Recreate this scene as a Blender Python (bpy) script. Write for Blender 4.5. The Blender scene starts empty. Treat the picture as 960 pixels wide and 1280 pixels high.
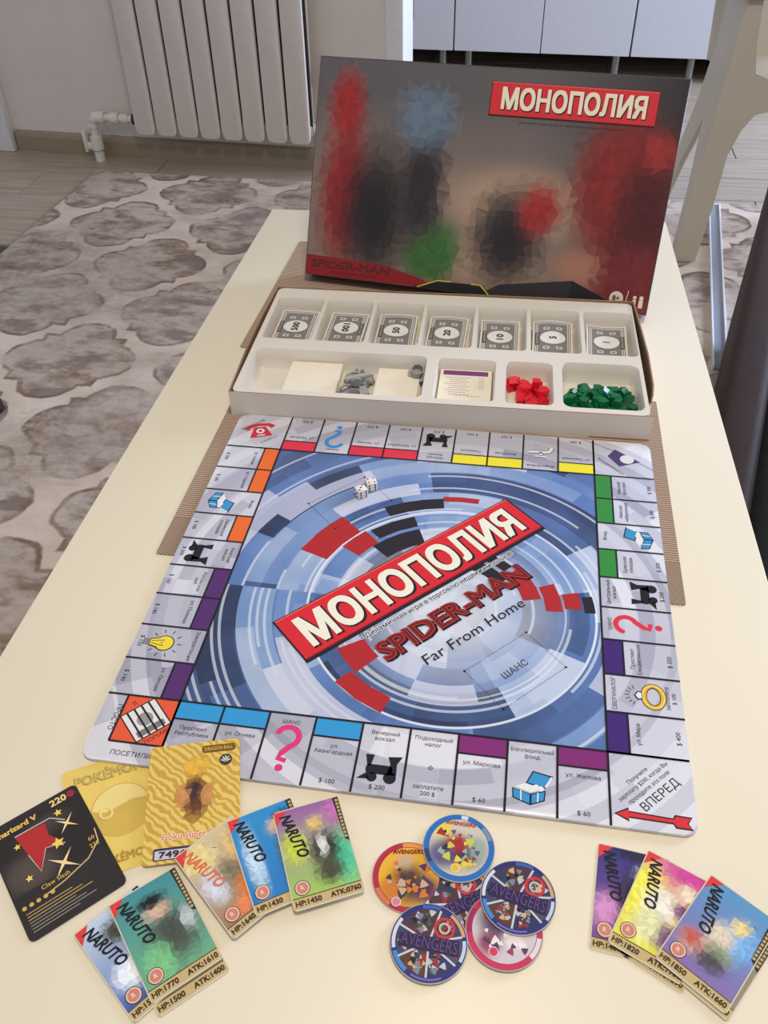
import bpy, bmesh, math, random
import numpy as np
from mathutils import Vector, Matrix
from mathutils.geometry import delaunay_2d_cdt
random.seed(7)
scene = bpy.context.scene
COL = scene.collection
PI = math.pi
TT = 0.55                      # table top height above the floor

# ------------------------------------------------------------------ camera, world, lights, exposure
cam_data = bpy.data.cameras.new('camera')
cam = bpy.data.objects.new('camera', cam_data); COL.objects.link(cam)
cam.location = (0.06299, -0.53416, 0.54754 + TT)
cam.rotation_euler = (0.850352, 0.015899, 0.150731)
cam_data.sensor_fit = 'HORIZONTAL'; cam_data.sensor_width = 36.0
cam_data.lens = 36.0 * 1085.8 / 960.0
cam_data.clip_start = 0.02
scene.camera = cam

world = bpy.data.worlds.new('world'); scene.world = world; world.use_nodes = True
bg = world.node_tree.nodes['Background']
bg.inputs[0].default_value = (0.80, 0.86, 1.0, 1); bg.inputs[1].default_value = 0.52

def area(name, loc, target, size, power, color, shape='DISK', size_y=None):
    l = bpy.data.lights.new(name, 'AREA'); l.shape = shape; l.size = size
    if size_y: l.size_y = size_y
    l.energy = power; l.color = color
    o = bpy.data.objects.new(name, l); COL.objects.link(o); o.location = loc
    o.rotation_euler = (Vector(target) - Vector(loc)).to_track_quat('-Z', 'Y').to_euler()
    return o
area('ceiling_lamp', (0.25, -0.30, 2.6), (0.20, 0.10, 0.5), 0.4, 24, (1.0, 0.85, 0.62))
area('kitchen_window', (3.7, 2.8, 1.7), (0.6, 2.6, 0.3), 1.6, 270, (0.60, 0.72, 1.0), 'RECTANGLE', 1.4)

scene.view_settings.view_transform = 'Standard'
scene.view_settings.look = 'None'
scene.view_settings.exposure = 0.0
scene.view_settings.gamma = 1.0
scene.view_settings.use_curve_mapping = False

# ------------------------------------------------------------------ material helpers
def lin(v):
    v = v / 255.0
    return v / 12.92 if v <= 0.04045 else ((v + 0.055) / 1.055) ** 2.4
LIGHT = (1.02, 0.95, 0.84)     # the room light's tint, taken out of photographed colours
def A(r, g, b):
    return tuple(min(0.95, lin(c) / l) for c, l in zip((r, g, b), LIGHT)) + (1.0,)
def RAW(r, g, b): return (lin(r), lin(g), lin(b), 1.0)

def new_mat(name, rough=0.5, spec=0.5, metal=0.0, col=None):
    m = bpy.data.materials.new(name); m.use_nodes = True
    b = m.node_tree.nodes['Principled BSDF']
    b.inputs['Roughness'].default_value = rough
    b.inputs['Specular IOR Level'].default_value = spec
    b.inputs['Metallic'].default_value = metal
    if col: b.inputs['Base Color'].default_value = col
    return m, m.node_tree, b

class NT:
    """small expression builder on a node tree"""
    def __init__(s, nt): s.nt = nt
    def n(s, t, **kw):
        x = s.nt.nodes.new(t)
        for k, v in kw.items(): setattr(x, k, v)
        return x
    def put(s, sock, v):
        if isinstance(v, bpy.types.NodeSocket): s.nt.links.new(v, sock)
        else: sock.default_value = v
    def m(s, op, a, b=None, c=None):
        x = s.n('ShaderNodeMath', operation=op); s.put(x.inputs[0], a)
        if b is not None: s.put(x.inputs[1], b)
        if c is not None: s.put(x.inputs[2], c)
        return x.outputs[0]
    def mix(s, f, a, b):
        x = s.n('ShaderNodeMix', data_type='RGBA'); s.put(x.inputs[0], f); s.put(x.inputs[6], a); s.put(x.inputs[7], b)
        return x.outputs[2]
    def xyz(s, v):
        x = s.n('ShaderNodeSeparateXYZ'); s.put(x.inputs[0], v); return x.outputs[0], x.outputs[1], x.outputs[2]
    def vec(s, x, y, z=0.0):
        c = s.n('ShaderNodeCombineXYZ'); s.put(c.inputs[0], x); s.put(c.inputs[1], y); s.put(c.inputs[2], z); return c.outputs[0]
    def obj(s): return s.n('ShaderNodeTexCoord').outputs['Object']
    def noise(s, v, scale, detail=2.0, rough=0.5):
        x = s.n('ShaderNodeTexNoise'); s.put(x.inputs['Vector'], v); x.inputs['Scale'].default_value = scale
        x.inputs['Detail'].default_value = detail; x.inputs['Roughness'].default_value = rough
        return x.outputs[0]
    def white(s, v):
        x = s.n('ShaderNodeTexWhiteNoise', noise_dimensions='3D'); s.put(x.inputs['Vector'], v); return x.outputs[0]
    def ramp(s, f, stops, mode='LINEAR'):
        x = s.n('ShaderNodeValToRGB'); s.put(x.inputs[0], f); r = x.color_ramp; r.interpolation = mode
        while len(r.elements) < len(stops): r.elements.new(0.5)
        for e, (p, c) in zip(r.elements, stops): e.position = p; e.color = c
        return x.outputs[0]
    def step(s, v, lo, hi):
        x = s.n('ShaderNodeMapRange'); s.put(x.inputs[0], v); x.inputs[1].default_value = lo; x.inputs[2].default_value = hi
        return x.outputs[0]
    def bump(s, h, strength, dist, bsdf):
        x = s.n('ShaderNodeBump'); s.put(x.inputs['Height'], h); x.inputs['Strength'].default_value = strength
        x.inputs['Distance'].default_value = dist; s.nt.links.new(x.outputs[0], bsdf.inputs['Normal'])

def grain_mat(name, col, rough=0.5, var=0.08, scale=30, spec=0.4, metal=0.0, bump=0.0, stretch=(1, 1, 1)):
    m, nt, b = new_mat(name, rough, spec, metal); N = NT(nt)
    mp = N.n('ShaderNodeMapping'); N.put(mp.inputs[0], N.obj()); mp.inputs['Scale'].default_value = stretch
    nz = N.noise(mp.outputs[0], scale, 3.0)
    d = tuple(c * (1 - var) for c in col[:3]) + (1,); l = tuple(min(1, c * (1 + var)) for c in col[:3]) + (1,)
    nt.links.new(N.ramp(nz, [(0.3, d), (0.7, l)]), b.inputs['Base Color'])
    if bump: N.bump(nz, bump, 0.002, b)
    return m

def print_mat(name, rough, spec=0.5, metal=0.0):
    m, nt, b = new_mat(name, rough, spec, metal)
    a = nt.nodes.new('ShaderNodeVertexColor'); a.layer_name = 'Col'
    nt.links.new(a.outputs[0], b.inputs['Base Color'])
    return m
PRINT_GLOSS = print_mat('printed_laminate', 0.22, 0.4)
PRINT_MATTE = print_mat('printed_paper', 0.55, 0.3)
PRINT_CARD = print_mat('printed_card_stock', 0.38, 0.3)
PRINT_FOIL = print_mat('printed_foil', 0.28, 0.5, 0.55)

# ------------------------------------------------------------------ object helpers
def link(name, me, mat, parent=None, loc=(0, 0, 0), rot=(0, 0, 0)):
    o = bpy.data.objects.new(name, me); COL.objects.link(o)
    if mat is not None:
        if len(me.materials) == 0: me.materials.append(mat)
    o.parent = parent; o.location = loc; o.rotation_euler = rot
    return o
def tag(o, label=None, cat=None, group=None, kind=None):
    if label: o['label'] = label
    if cat: o['category'] = cat
    if group: o['group'] = group
    if kind: o['kind'] = kind
    return o
def thing(name, loc, rz, label, cat, group=None):
    o = bpy.data.objects.new(name, None); COL.objects.link(o); o.empty_display_size = 0.05
    o.location = loc; o.rotation_euler = (0, 0, rz)
    return tag(o, label, cat, group)
def bm_mesh(bm, name, smooth=False):
    bmesh.ops.recalc_face_normals(bm, faces=bm.faces)
    me = bpy.data.meshes.new(name); bm.to_mesh(me); bm.free()
    if smooth:
        for p in me.polygons: p.use_smooth = True
        try: me.set_sharp_from_angle(angle=math.radians(40))
        except Exception: pass
    return me
def bm_box(bm, x0, x1, y0, y1, z0, z1, bev=0.0, seg=2, M=None):
    b2 = bmesh.new()
    bmesh.ops.create_cube(b2, size=1.0)
    for v in b2.verts:
        v.co = Vector(((x0 + x1) / 2 + v.co.x * (x1 - x0), (y0 + y1) / 2 + v.co.y * (y1 - y0), (z0 + z1) / 2 + v.co.z * (z1 - z0)))
    if bev: bmesh.ops.bevel(b2, geom=b2.edges[:], offset=bev, segments=seg, affect='EDGES', profile=0.5)
    if M is not None: bmesh.ops.transform(b2, matrix=M, verts=b2.verts)
    merge(bm, b2)
def merge(bm, b2):
    tmp = bpy.data.meshes.new('tmp'); b2.to_mesh(tmp); b2.free(); bm.from_mesh(tmp); bpy.data.meshes.remove(tmp)
def box(name, x0, x1, y0, y1, z0, z1, mat, parent=None, bev=0.0, seg=2, smooth=False, loc=(0, 0, 0), rot=(0, 0, 0)):
    bm = bmesh.new(); bm_box(bm, x0, x1, y0, y1, z0, z1, bev, seg)
    return link(name, bm_mesh(bm, name, smooth or bev > 0), mat, parent, loc, rot)
def rrect(w, h, r, n=5, cx=0.0, cy=0.0):
    pts = []
    for sx, sy, a0 in ((1, 1, 0), (-1, 1, 90), (-1, -1, 180), (1, -1, 270)):
        for k in range(n + 1):
            a = math.radians(a0 + 90.0 * k / n)
            pts.append((cx + sx * (w / 2 - r) + r * math.cos(a), cy + sy * (h / 2 - r) + r * math.sin(a)))
    return pts
def prism(bm, pts, z0, z1):
    lo = [bm.verts.new((x, y, z0)) for x, y in pts]; hi = [bm.verts.new((x, y, z1)) for x, y in pts]
    bm.faces.new(lo[::-1]); bm.faces.new(hi); n = len(pts)
    for i in range(n): bm.faces.new((lo[i], lo[(i + 1) % n], hi[(i + 1) % n], hi[i]))
def slab(name, pts, z0, z1, mat, parent=None, loc=(0, 0, 0), rot=(0, 0, 0), M=None, bev=0.0):
    bm = bmesh.new(); prism(bm, pts, z0, z1)
    if bev: bmesh.ops.bevel(bm, geom=bm.edges[:], offset=bev, segments=2, affect='EDGES', profile=0.5)
    if M is not None: bmesh.ops.transform(bm, matrix=M, verts=bm.verts)
    return link(name, bm_mesh(bm, name, True), mat, parent, loc, rot)
def lathe_bm(bm, prof, n=16, M=None, cap=True):
    b2 = bmesh.new(); rings = []
    for r, z in prof:
        rings.append([b2.verts.new((r * math.cos(2 * PI * k / n), r * math.sin(2 * PI * k / n), z)) for k in range(n)])
    for a, b in zip(rings, rings[1:]):
        for k in range(n): b2.faces.new((a[k], a[(k + 1) % n], b[(k + 1) % n], b[k]))
    if cap:
        b2.faces.new(rings[0][::-1]); b2.faces.new(rings[-1])
    if M is not None: bmesh.ops.transform(b2, matrix=M, verts=b2.verts)
    merge(bm, b2)
def tube_bm(bm, pts, r, n=10):
    b2 = bmesh.new(); rings = []; P = [Vector(p) for p in pts]
    for i, c in enumerate(P):
        t = (P[min(i + 1, len(P) - 1)] - P[max(i - 1, 0)]).normalized()
        up = Vector((0, 0, 1)) if abs(t.z) < 0.9 else Vector((0, 1, 0))
        a = t.cross(up).normalized(); b = t.cross(a)
        rr = r[i] if isinstance(r, (list, tuple)) else r
        rings.append([b2.verts.new(c + a * rr * math.cos(2 * PI * k / n) + b * rr * math.sin(2 * PI * k / n)) for k in range(n)])
    for a, b in zip(rings, rings[1:]):
        for k in range(n): b2.faces.new((a[k], a[(k + 1) % n], b[(k + 1) % n], b[k]))
    b2.faces.new(rings[0][::-1]); b2.faces.new(rings[-1])
    merge(bm, b2)

# ------------------------------------------------------------------ flat print as vector shapes (layers a few hundredths of a millimetre apart)
_glyphs = {}
def fill_outline(P, E):
    """triangulate letter outlines; a triangle counts as ink where the winding number is not zero"""
    if not P: return [], []
    E = [(min(a, b), max(a, b)) if abs(a - b) == 1 else (max(a, b), min(a, b)) for a, b in E]
    V, _, F, _, _, _ = delaunay_2d_cdt([Vector(p) for p in P], E, [], 0, 1e-5)
    V = [(v[0], v[1]) for v in V]; F = [f for f in F if len(f) == 3]
    Vn = np.array(V); Fn = np.array(F); C = Vn[Fn].mean(axis=1)
    Pn = np.array(P); En = np.array(E); A_, B_ = Pn[En[:, 0]], Pn[En[:, 1]]
    up = (A_[:, 1][None] <= C[:, 1][:, None]) & (B_[:, 1][None] > C[:, 1][:, None])
    dn = (A_[:, 1][None] > C[:, 1][:, None]) & (B_[:, 1][None] <= C[:, 1][:, None])
    cr = (B_[:, 0] - A_[:, 0])[None] * (C[:, 1][:, None] - A_[:, 1][None]) - (C[:, 0][:, None] - A_[:, 0][None]) * (B_[:, 1] - A_[:, 1])[None]
    w = (up & (cr > 0)).sum(1) - (dn & (cr < 0)).sum(1)
    return V, [tuple(f) for f, k in zip(F, w) if k != 0]
def glyphs(s, bold):
    key = (s, bold)
    if key not in _glyphs:
        cu = bpy.data.curves.new('lettering', 'FONT'); cu.body = s; cu.size = 1.0; cu.resolution_u = 2
        cu.offset = bold; cu.fill_mode = 'NONE'
        o = bpy.data.objects.new('lettering', cu); me = o.to_mesh()
        P = [(v.co.x, v.co.y) for v in me.vertices]; E = [tuple(e.vertices) for e in me.edges]
        o.to_mesh_clear(); bpy.data.objects.remove(o); bpy.data.curves.remove(cu)
        _glyphs[key] = fill_outline(P, E)
    return _glyphs[key]
LAY = 0.00005
class Art:
    def __init__(s): s.V = []; s.F = []; s.C = []; s.ox = s.oy = s.a = 0.0; s.curve = None
    def at(s, ox, oy, a=0.0): s.ox, s.oy, s.a = ox, oy, a; return s
    def _v(s, x, y, z):
        c, n = math.cos(s.a), math.sin(s.a); X, Y = s.ox + c * x - n * y, s.oy + n * x + c * y
        s.V.append((X, Y, z * LAY + (s.curve(X, Y) if s.curve else 0.0)))
    def poly(s, pts, col, z=1):
        b = len(s.V); n = len(pts)
        for x, y in pts: s._v(x, y, z)
        s.F.append(tuple(range(b, b + n))); s.C.append(col if isinstance(col, list) else [col] * n)
        return s
    def rect(s, x0, x1, y0, y1, col, z=1): return s.poly([(x0, y0), (x1, y0), (x1, y1), (x0, y1)], col, z)
    def rr(s, cx, cy, w, h, r, col, z=1): return s.poly(rrect(w, h, r, 4, cx, cy), col, z)
    def circ(s, cx, cy, r, col, z=1, n=24, ry=None):
        ry = ry or r
        return s.poly([(cx + r * math.cos(2 * PI * k / n), cy + ry * math.sin(2 * PI * k / n)) for k in range(n)], col, z)
    def arc(s, cx, cy, r0, r1, a0, a1, col, z=1, n=None):
        n = n or max(2, int(abs(a1 - a0) / 8)); a0, a1 = math.radians(a0), math.radians(a1)
        for k in range(n):
            p, q = a0 + (a1 - a0) * k / n, a0 + (a1 - a0) * (k + 1) / n
            s.poly([(cx + r0 * math.cos(p), cy + r0 * math.sin(p)), (cx + r1 * math.cos(p), cy + r1 * math.sin(p)),
                    (cx + r1 * math.cos(q), cy + r1 * math.sin(q)), (cx + r0 * math.cos(q), cy + r0 * math.sin(q))], col, z)
        return s
    def line(s, x0, y0, x1, y1, w, col, z=1):
        d = math.hypot(x1 - x0, y1 - y0) or 1; nx, ny = -(y1 - y0) / d * w / 2, (x1 - x0) / d * w / 2
        return s.poly([(x0 - nx, y0 - ny), (x1 - nx, y1 - ny), (x1 + nx, y1 + ny), (x0 + nx, y0 + ny)], col, z)
    def path(s, pts, w, col, z=1):
        """one ribbon of constant (or listed) width along a polyline"""
        L, R = [], []; n = len(pts)
        for i, (x, y) in enumerate(pts):
            x0, y0 = pts[max(0, i - 1)]; x1, y1 = pts[min(n - 1, i + 1)]; d = math.hypot(x1 - x0, y1 - y0) or 1
            ww = w[i] if isinstance(w, (list, tuple)) else w
            nx, ny = -(y1 - y0) / d * ww / 2, (x1 - x0) / d * ww / 2
            L.append((x + nx, y + ny)); R.append((x - nx, y - ny))
        for i in range(n - 1): s.poly([R[i], R[i + 1], L[i + 1], L[i]], col, z)
        return s
    def text(s, t, x, y, h, col, z=2, rot=0.0, align='C', bold=0.0, width=None, slant=0.0):
        """h = cap height; align on baseline; width stretches to fit"""
        V, F = glyphs(t, bold)
        if not V: return s
        xs = [v[0] for v in V]; x0, x1 = min(xs), max(xs)
        k = h / 0.73; kx = (width / (x1 - x0)) if width else k
        o = {'C': -(x0 + x1) / 2, 'L': -x0, 'R': -x1}[align]
        c, n = math.cos(rot), math.sin(rot); b = len(s.V)
        for vx, vy in V:
            X, Y = (vx + o) * kx + slant * vy * k, vy * k
            s._v(x + c * X - n * Y, y + n * X + c * Y, z)
        for f in F: s.F.append(tuple(b + i for i in f)); s.C.append([col] * len(f))
        return s
    def btext(s, t, x, y, h, col, z, r, **kw):
        for k in range(4):
            s.text(t, x + r * math.cos(PI / 4 + k * PI / 2), y + r * math.sin(PI / 4 + k * PI / 2), h, col, z + 0.2 * k, **kw)
        return s
    def facets(s, x0, x1, y0, y1, nx, ny, fn, wt, thr, z=2, seed=1):
        """angular flat-coloured shards wherever the printed patches are strong"""
        rnd = random.Random(seed); P = {}
        for j in range(ny + 1):
            for i in range(nx + 1):
                ju = rnd.uniform(-.38, .38) if 0 < i < nx else 0; jv = rnd.uniform(-.38, .38) if 0 < j < ny else 0
                P[(i, j)] = ((i + ju) / nx, (j + jv) / ny)
        for j in range(ny):
            for i in range(nx):
                q = [P[(i, j)], P[(i + 1, j)], P[(i + 1, j + 1)], P[(i, j + 1)]]
                tris = ((0, 1, 2), (0, 2, 3)) if rnd.random() < .5 else ((0, 1, 3), (1, 2, 3))
                for t in tris:
                    u = sum(q[k][0] for k in t) / 3; v = sum(q[k][1] for k in t) / 3; b = rnd.uniform(.86, 1.14)
                    if wt(u, v) > thr:
                        s.poly([(x0 + (x1 - x0) * q[k][0], y0 + (y1 - y0) * q[k][1]) for k in t], tuple(min(.95, c * b) for c in fn(u, v)[:3]) + (1,), z)
        return s
    def grad(s, x0, x1, y0, y1, nx, ny, fn, z=0):
        b = len(s.V); C = {}
        for j in range(ny + 1):
            for i in range(nx + 1):
                u, v = i / nx, j / ny; s._v(x0 + (x1 - x0) * u, y0 + (y1 - y0) * v, z); C[(i, j)] = fn(u, v)
        for j in range(ny):
            for i in range(nx):
                q = [(i, j), (i + 1, j), (i + 1, j + 1), (i, j + 1)]
                s.F.append(tuple(b + jj * (nx + 1) + ii for ii, jj in q)); s.C.append([C[k] for k in q])
        return s
    def build(s, name, mat, parent=None, loc=(0, 0, 0), rot=(0, 0, 0)):
        me = bpy.data.meshes.new(name); me.from_pydata(s.V, [], s.F)
        ca = me.color_attributes.new('Col', 'FLOAT_COLOR', 'CORNER')
        flat = []
        for p, c in zip(me.polygons, s.C):
            for q in c: flat.extend(q)
        ca.data.foreach_set('color', flat)
        # printed faces look up: wind every face the same way
        bad = [p.index for p in me.polygons if p.normal.z < 0]
        if bad: me.flip_normals() if len(bad) == len(me.polygons) else None
        return link(name, me, mat, parent, loc, rot)
BLACK = RAW(22, 20, 22); WHITE = RAW(236, 234, 230)
def mixc(a, b, t): return tuple(x * (1 - t) + y * t for x, y in zip(a, b))
def blobs(base, spots):
    """smooth printed colour field: base colour plus soft patches (u, v, ru, rv, colour)"""
    def fn(u, v):
        c = base(u, v) if callable(base) else base
        for (bu, bv, ru, rv, col) in spots:
            d = ((u - bu) / ru) ** 2 + ((v - bv) / rv) ** 2
            c = mixc(c, col, math.exp(-d * d * 1.1))
        return c
    return fn

def weight(spots):
    def fn(u, v):
        w = 1.0
        for (bu, bv, ru, rv, col) in spots: w *= 1 - math.exp(-1.1 * (((u - bu) / ru) ** 2 + ((v - bv) / rv) ** 2) ** 2)
        return 1 - w
    return fn

# ------------------------------------------------------------------ the room: floor, walls, trim
def wood_floor_mat():
    m, nt, b = new_mat('laminate_plank', 0.35, 0.4); N = NT(nt)
    info = N.n('ShaderNodeObjectInfo').outputs['Random']
    mp = N.n('ShaderNodeMapping'); N.put(mp.inputs[0], N.obj()); mp.inputs['Scale'].default_value = (1.2, 18, 1)
    off = N.m('MULTIPLY', info, 40.0); N.put(mp.inputs['Location'], N.vec(off, off, 0.0))
    nz = N.noise(mp.outputs[0], 3.0, 6.0, 0.6)
    c = N.ramp(nz, [(0.25, RAW(140, 122, 104)), (0.5, RAW(168, 150, 130)), (0.8, RAW(190, 174, 154))])
    nt.links.new(N.mix(N.m('MULTIPLY', info, 0.3), c, RAW(150, 138, 124)), b.inputs['Base Color'])
    N.bump(nz, 0.1, 0.001, b)
    return m
M_PLANK = wood_floor_mat()
M_SUB = grain_mat('floor_screed', RAW(90, 82, 74), 0.8)
floor = box('floor', -3.2, 4.2, -2.2, 5.2, -0.05, -0.009, M_SUB); tag(floor, kind='structure')
pl = bmesh.new(); bm_box(pl, 0.0015, 1.1985, 0.0015, 0.1925, -0.01, 0.0, 0.0012, 1); plank_me = bm_mesh(pl, 'plank'); plank_me.materials.append(M_PLANK)
for j in range(13):
    for i in range(-1, 5):
        y = 1.75 + j * 0.194
        link('plank', plank_me, None, floor, (-2.4 + i * 1.2 + (j % 3) * 0.4 - (0.0 if i else 0.0), y, 0.0))

YAW = math.radians(-4.08)
WO = Vector((-1.7964, 2.5499, 0))        # left end of the visible wall foot
def wallM(): return WO, YAW
def paint_mat(name, col, rough=0.7):
    m, nt, b = new_mat(name, rough, 0.2); N = NT(nt)
    nz = N.noise(N.obj(), 6.0, 5.0); fine = N.noise(N.obj(), 140.0, 2.0)
    d = tuple(c * 0.95 for c in col[:3]) + (1,)
    nt.links.new(N.ramp(nz, [(0.35, d), (0.65, col)]), b.inputs['Base Color']); N.bump(fine, 0.12, 0.0015, b)
    return m
M_WALL = paint_mat('plaster_wall', RAW(222, 213, 204))
M_TRIM = grain_mat('white_trim', RAW(226, 226, 226), 0.45, 0.02)
M_BASE = grain_mat('baseboard_wood', RAW(150, 134, 112), 0.5, 0.08, 8, stretch=(1, 12, 12))
wb = box('wall_back', -0.6, 1.405, 0.0, 0.14, 0.0, 2.6, M_WALL, None, 0.0, loc=WO, rot=(0, 0, YAW)); tag(wb, kind='structure')
bb = bmesh.new(); prism(bb, [(0, 0), (-0.014, 0), (-0.014, 0.052), (-0.010, 0.064), (-0.004, 0.070), (0, 0.071)], 0.0, 1.40)
bbo = link('baseboard_back', bm_mesh(bb, 'baseboard_back'), M_BASE, None)
bbo.matrix_world = Matrix.Translation(WO) @ Matrix.Rotation(YAW, 4, 'Z') @ Matrix(((0, 0, 1, 0.005), (1, 0, 0, 0), (0, 1, 0, 0), (0, 0, 0, 1)))
tag(bbo, kind='structure')
tr = box('trim_1', -0.10, -0.002, -0.035, 0.0, 0.0, 2.3, M_TRIM, None, 0.004, loc=WO, rot=(0, 0, YAW)); tag(tr, kind='structure')
tr2 = box('trim_2', 1.405, 1.462, -0.008, 0.148, 0.0, 2.3, M_TRIM, None, 0.004, loc=WO, rot=(0, 0, YAW)); tag(tr2, kind='structure')
wf = box('wall_far', -2.0, 3.6, 4.27, 4.4, 0.0, 2.6, paint_mat('kitchen_wall', RAW(200, 205, 214))); tag(wf, kind='structure')

# ------------------------------------------------------------------ radiator, its pipe, the socket
M_RAD = grain_mat('radiator_enamel', RAW(214, 206, 198), 0.38, 0.02, spec=0.4)
M_PIPE = grain_mat('white_plastic_pipe', RAW(222, 216, 206), 0.4, 0.03)
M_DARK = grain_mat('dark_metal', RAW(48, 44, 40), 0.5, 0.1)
def on_wall(along, off, z):          # off = distance out of the wall
    d = Vector((math.cos(YAW), math.sin(YAW), 0)); n = Vector((math.sin(YAW), -math.cos(YAW), 0))
    return WO + d * along + n * off + Vector((0, 0, z))
rad = thing('radiator', on_wall(0.538, 0.06, 0.0), YAW, 'white ribbed aluminium radiator hanging on the plastered wall', 'radiator')
def section_mesh():
    bm = bmesh.new()
    pts = [(-0.0355, 0.145), (-0.0355, 0.65), (-0.028, 0.675), (0.028, 0.675), (0.0355, 0.65), (0.0355, 0.135), (0.033, 0.122), (0.024, 0.113), (-0.024, 0.113), (-0.033, 0.122)]
    b2 = bmesh.new(); prism(b2, pts, 0.028, 0.042)
    bmesh.ops.bevel(b2, geom=b2.edges[:], offset=0.003, segments=2, affect='EDGES', profile=0.5)
    bmesh.ops.transform(b2, matrix=Matrix(((1, 0, 0, 0), (0, 0, -1, 0), (0, 1, 0, 0), (0, 0, 0, 1))), verts=b2.verts); merge(bm, b2)
    bm_box(bm, -0.006, 0.006, -0.03, 0.04, 0.13, 0.66, 0.002, 1)
    for z in (0.150, 0.625): bm_box(bm, -0.0395, 0.0395, -0.018, 0.02, z - 0.017, z + 0.017, 0.006, 2)
    bm_box(bm, -0.030, 0.030, 0.03, 0.038, 0.14, 0.65, 0.002, 1)
    return bm_mesh(bm, 'section', True)
sec = section_mesh(); sec.materials.append(M_RAD)
for i in range(8): link('section', sec, None, rad, (0.040 + i * 0.0790, 0, 0))
bm = bmesh.new(); bm_box(bm, 0.008, 0.632, -0.016, -0.010, 0.14, 0.64); link('slot_shade_sheet', bm_mesh(bm, 'slot_shade'), M_DARK, rad)['label'] = 'dark sheet added for the shade seen in the slots'  # dark sheet behind the front plates colours in the shade of the slots
bm = bmesh.new(); lathe_bm(bm, [(0.016, 0), (0.016, 0.014), (0.010, 0.016), (0.010, 0.022)], 14, Matrix.Translation((0.632, 0, 0.150)) @ Matrix.Rotation(PI / 2, 4, 'Y'))
link('end_plug', bm_mesh(bm, 'end_plug', True), M_PIPE, rad)
for x in (0.12, 0.52): box('wall_bracket', x - 0.01, x + 0.01, 0.03, 0.061, 0.6, 0.62, M_DARK, rad)

pipe = thing('radiator_pipe', on_wall(0.36, 0.06, 0.0), YAW, 'white plastic pipe with a valve rising from the floor to the radiator', 'pipe')
bm = bmesh.new(); tube_bm(bm, [(0.0, 0, 0.0), (0.0, 0, 0.02), (0.0, 0, 0.10), (0.003, 0, 0.13), (0.012, 0, 0.146), (0.03, 0, 0.150), (0.175, 0, 0.150)], 0.0125, 12)
link('pipe_run', bm_mesh(bm, 'pipe_run', True), M_PIPE, pipe)
bm = bmesh.new(); tube_bm(bm, [(0, 0, 0.0), (0, 0, 0.034)], 0.017, 12); tube_bm(bm, [(0, 0, 0.04), (0, 0, 0.085)], 0.021, 12)
link('valve_body', bm_mesh(bm, 'valve_body', True), M_PIPE, pipe)
bm = bmesh.new(); tube_bm(bm, [(-0.002, 0, 0.118), (0.002, 0, 0.136), (0.012, 0, 0.148), (0.03, 0, 0.150), (0.05, 0, 0.150)], 0.020, 12); tube_bm(bm, [(0.075, 0, 0.150), (0.105, 0, 0.150)], 0.019, 12); tube_bm(bm, [(0.11, 0, 0.150), (0.140, 0, 0.150)], 0.0155, 12)
link('elbow_fitting', bm_mesh(bm, 'elbow_fitting', True), M_PIPE, pipe)
bm = bmesh.new(); bm_box(bm, -0.048, -0.036, -0.012, 0.012, 0.03, 0.10, 0.004); bm_box(bm, -0.04, -0.015, -0.009, 0.009, 0.04, 0.062, 0.003)
link('valve_handle', bm_mesh(bm, 'valve_handle', True), M_PIPE, bpy.data.objects['valve_body'])
bm = bmesh.new(); tube_bm(bm, [(0.158, 0, 0.150), (0.180, 0, 0.150)], 0.019, 8); link('union_nut', bm_mesh(bm, 'union_nut'), M_DARK, pipe)['label'] = 'dark metal nut'

sock = thing('wall_socket', on_wall(1.235, 0.0, 0.315), YAW, 'wall socket with a dark plug beside the radiator, mostly behind the game box', 'socket')
box('cover_plate', -0.03, 0.05, -0.012, 0.002, -0.04, 0.04, M_TRIM, sock, 0.004)
box('plug', -0.035, 0.0, -0.045, -0.011, -0.02, 0.022, M_DARK, sock, 0.006)

# ------------------------------------------------------------------ kitchen cabinets beyond the opening
M_DOOR = grain_mat('white_lacquer_door', RAW(214, 216, 222), 0.35, 0.015)
M_CARC = grain_mat('cabinet_carcass', RAW(170, 170, 172), 0.6, 0.03)
M_STEEL = grain_mat('brushed_steel_leg', RAW(150, 150, 148), 0.35, 0.05, metal=0.6)
M_VOID = grain_mat('void_shade', RAW(30, 30, 38), 0.8, 0.1)
CY = math.radians(-3.0)
def cabinet(x0, x1, ndoor, label, legs):
    t = thing('kitchen_cabinet', (x0, 3.672 - (x0 + 0.483) * 0.0524, 0), CY, label, 'cabinet')
    w = x1 - x0
    box('body', 0.0, w, 0.02, 0.56, 0.105, 0.86, M_CARC, t)
    for k in range(ndoor):
        a = w * k / ndoor + 0.002; b = w * (k + 1) / ndoor - 0.002
        d = box('door', a, b, 0.0, 0.019, 0.1, 0.85, M_DOOR, t, 0.0015, 1)
    for lx in legs:
        for ly in (0.06, 0.50):
            bm = bmesh.new(); lathe_bm(bm, [(0.024, 0), (0.024, 0.008), (0.016, 0.012), (0.016, 0.106)], 14, Matrix.Translation((lx, ly, 0)))
            link('leg', bm_mesh(bm, 'leg', True), M_STEEL, t)
    return t
c1 = cabinet(-0.88, -0.283, 1, 'white kitchen cabinet on steel legs next to the doorway trim, with a small handle', (0.06, 0.545))
box('handle', 0.405, 0.425, -0.022, 0.001, 0.225, 0.36, M_STEEL, [q for q in c1.children if q.name.startswith('door')][0], 0.004)
cabinet(-0.281, 0.470, 2, 'wide white two-door kitchen cabinet on steel legs in the middle of the row', (0.06, 0.70))
cabinet(0.472, 0.93, 1, 'white single-door kitchen cabinet on steel legs beside the cream chair', (0.26, 0.42))
t = cabinet(0.932, 1.6, 1, 'white kitchen cabinet at the end of the row, behind the cream chair', (0.06, 0.6))
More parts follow.
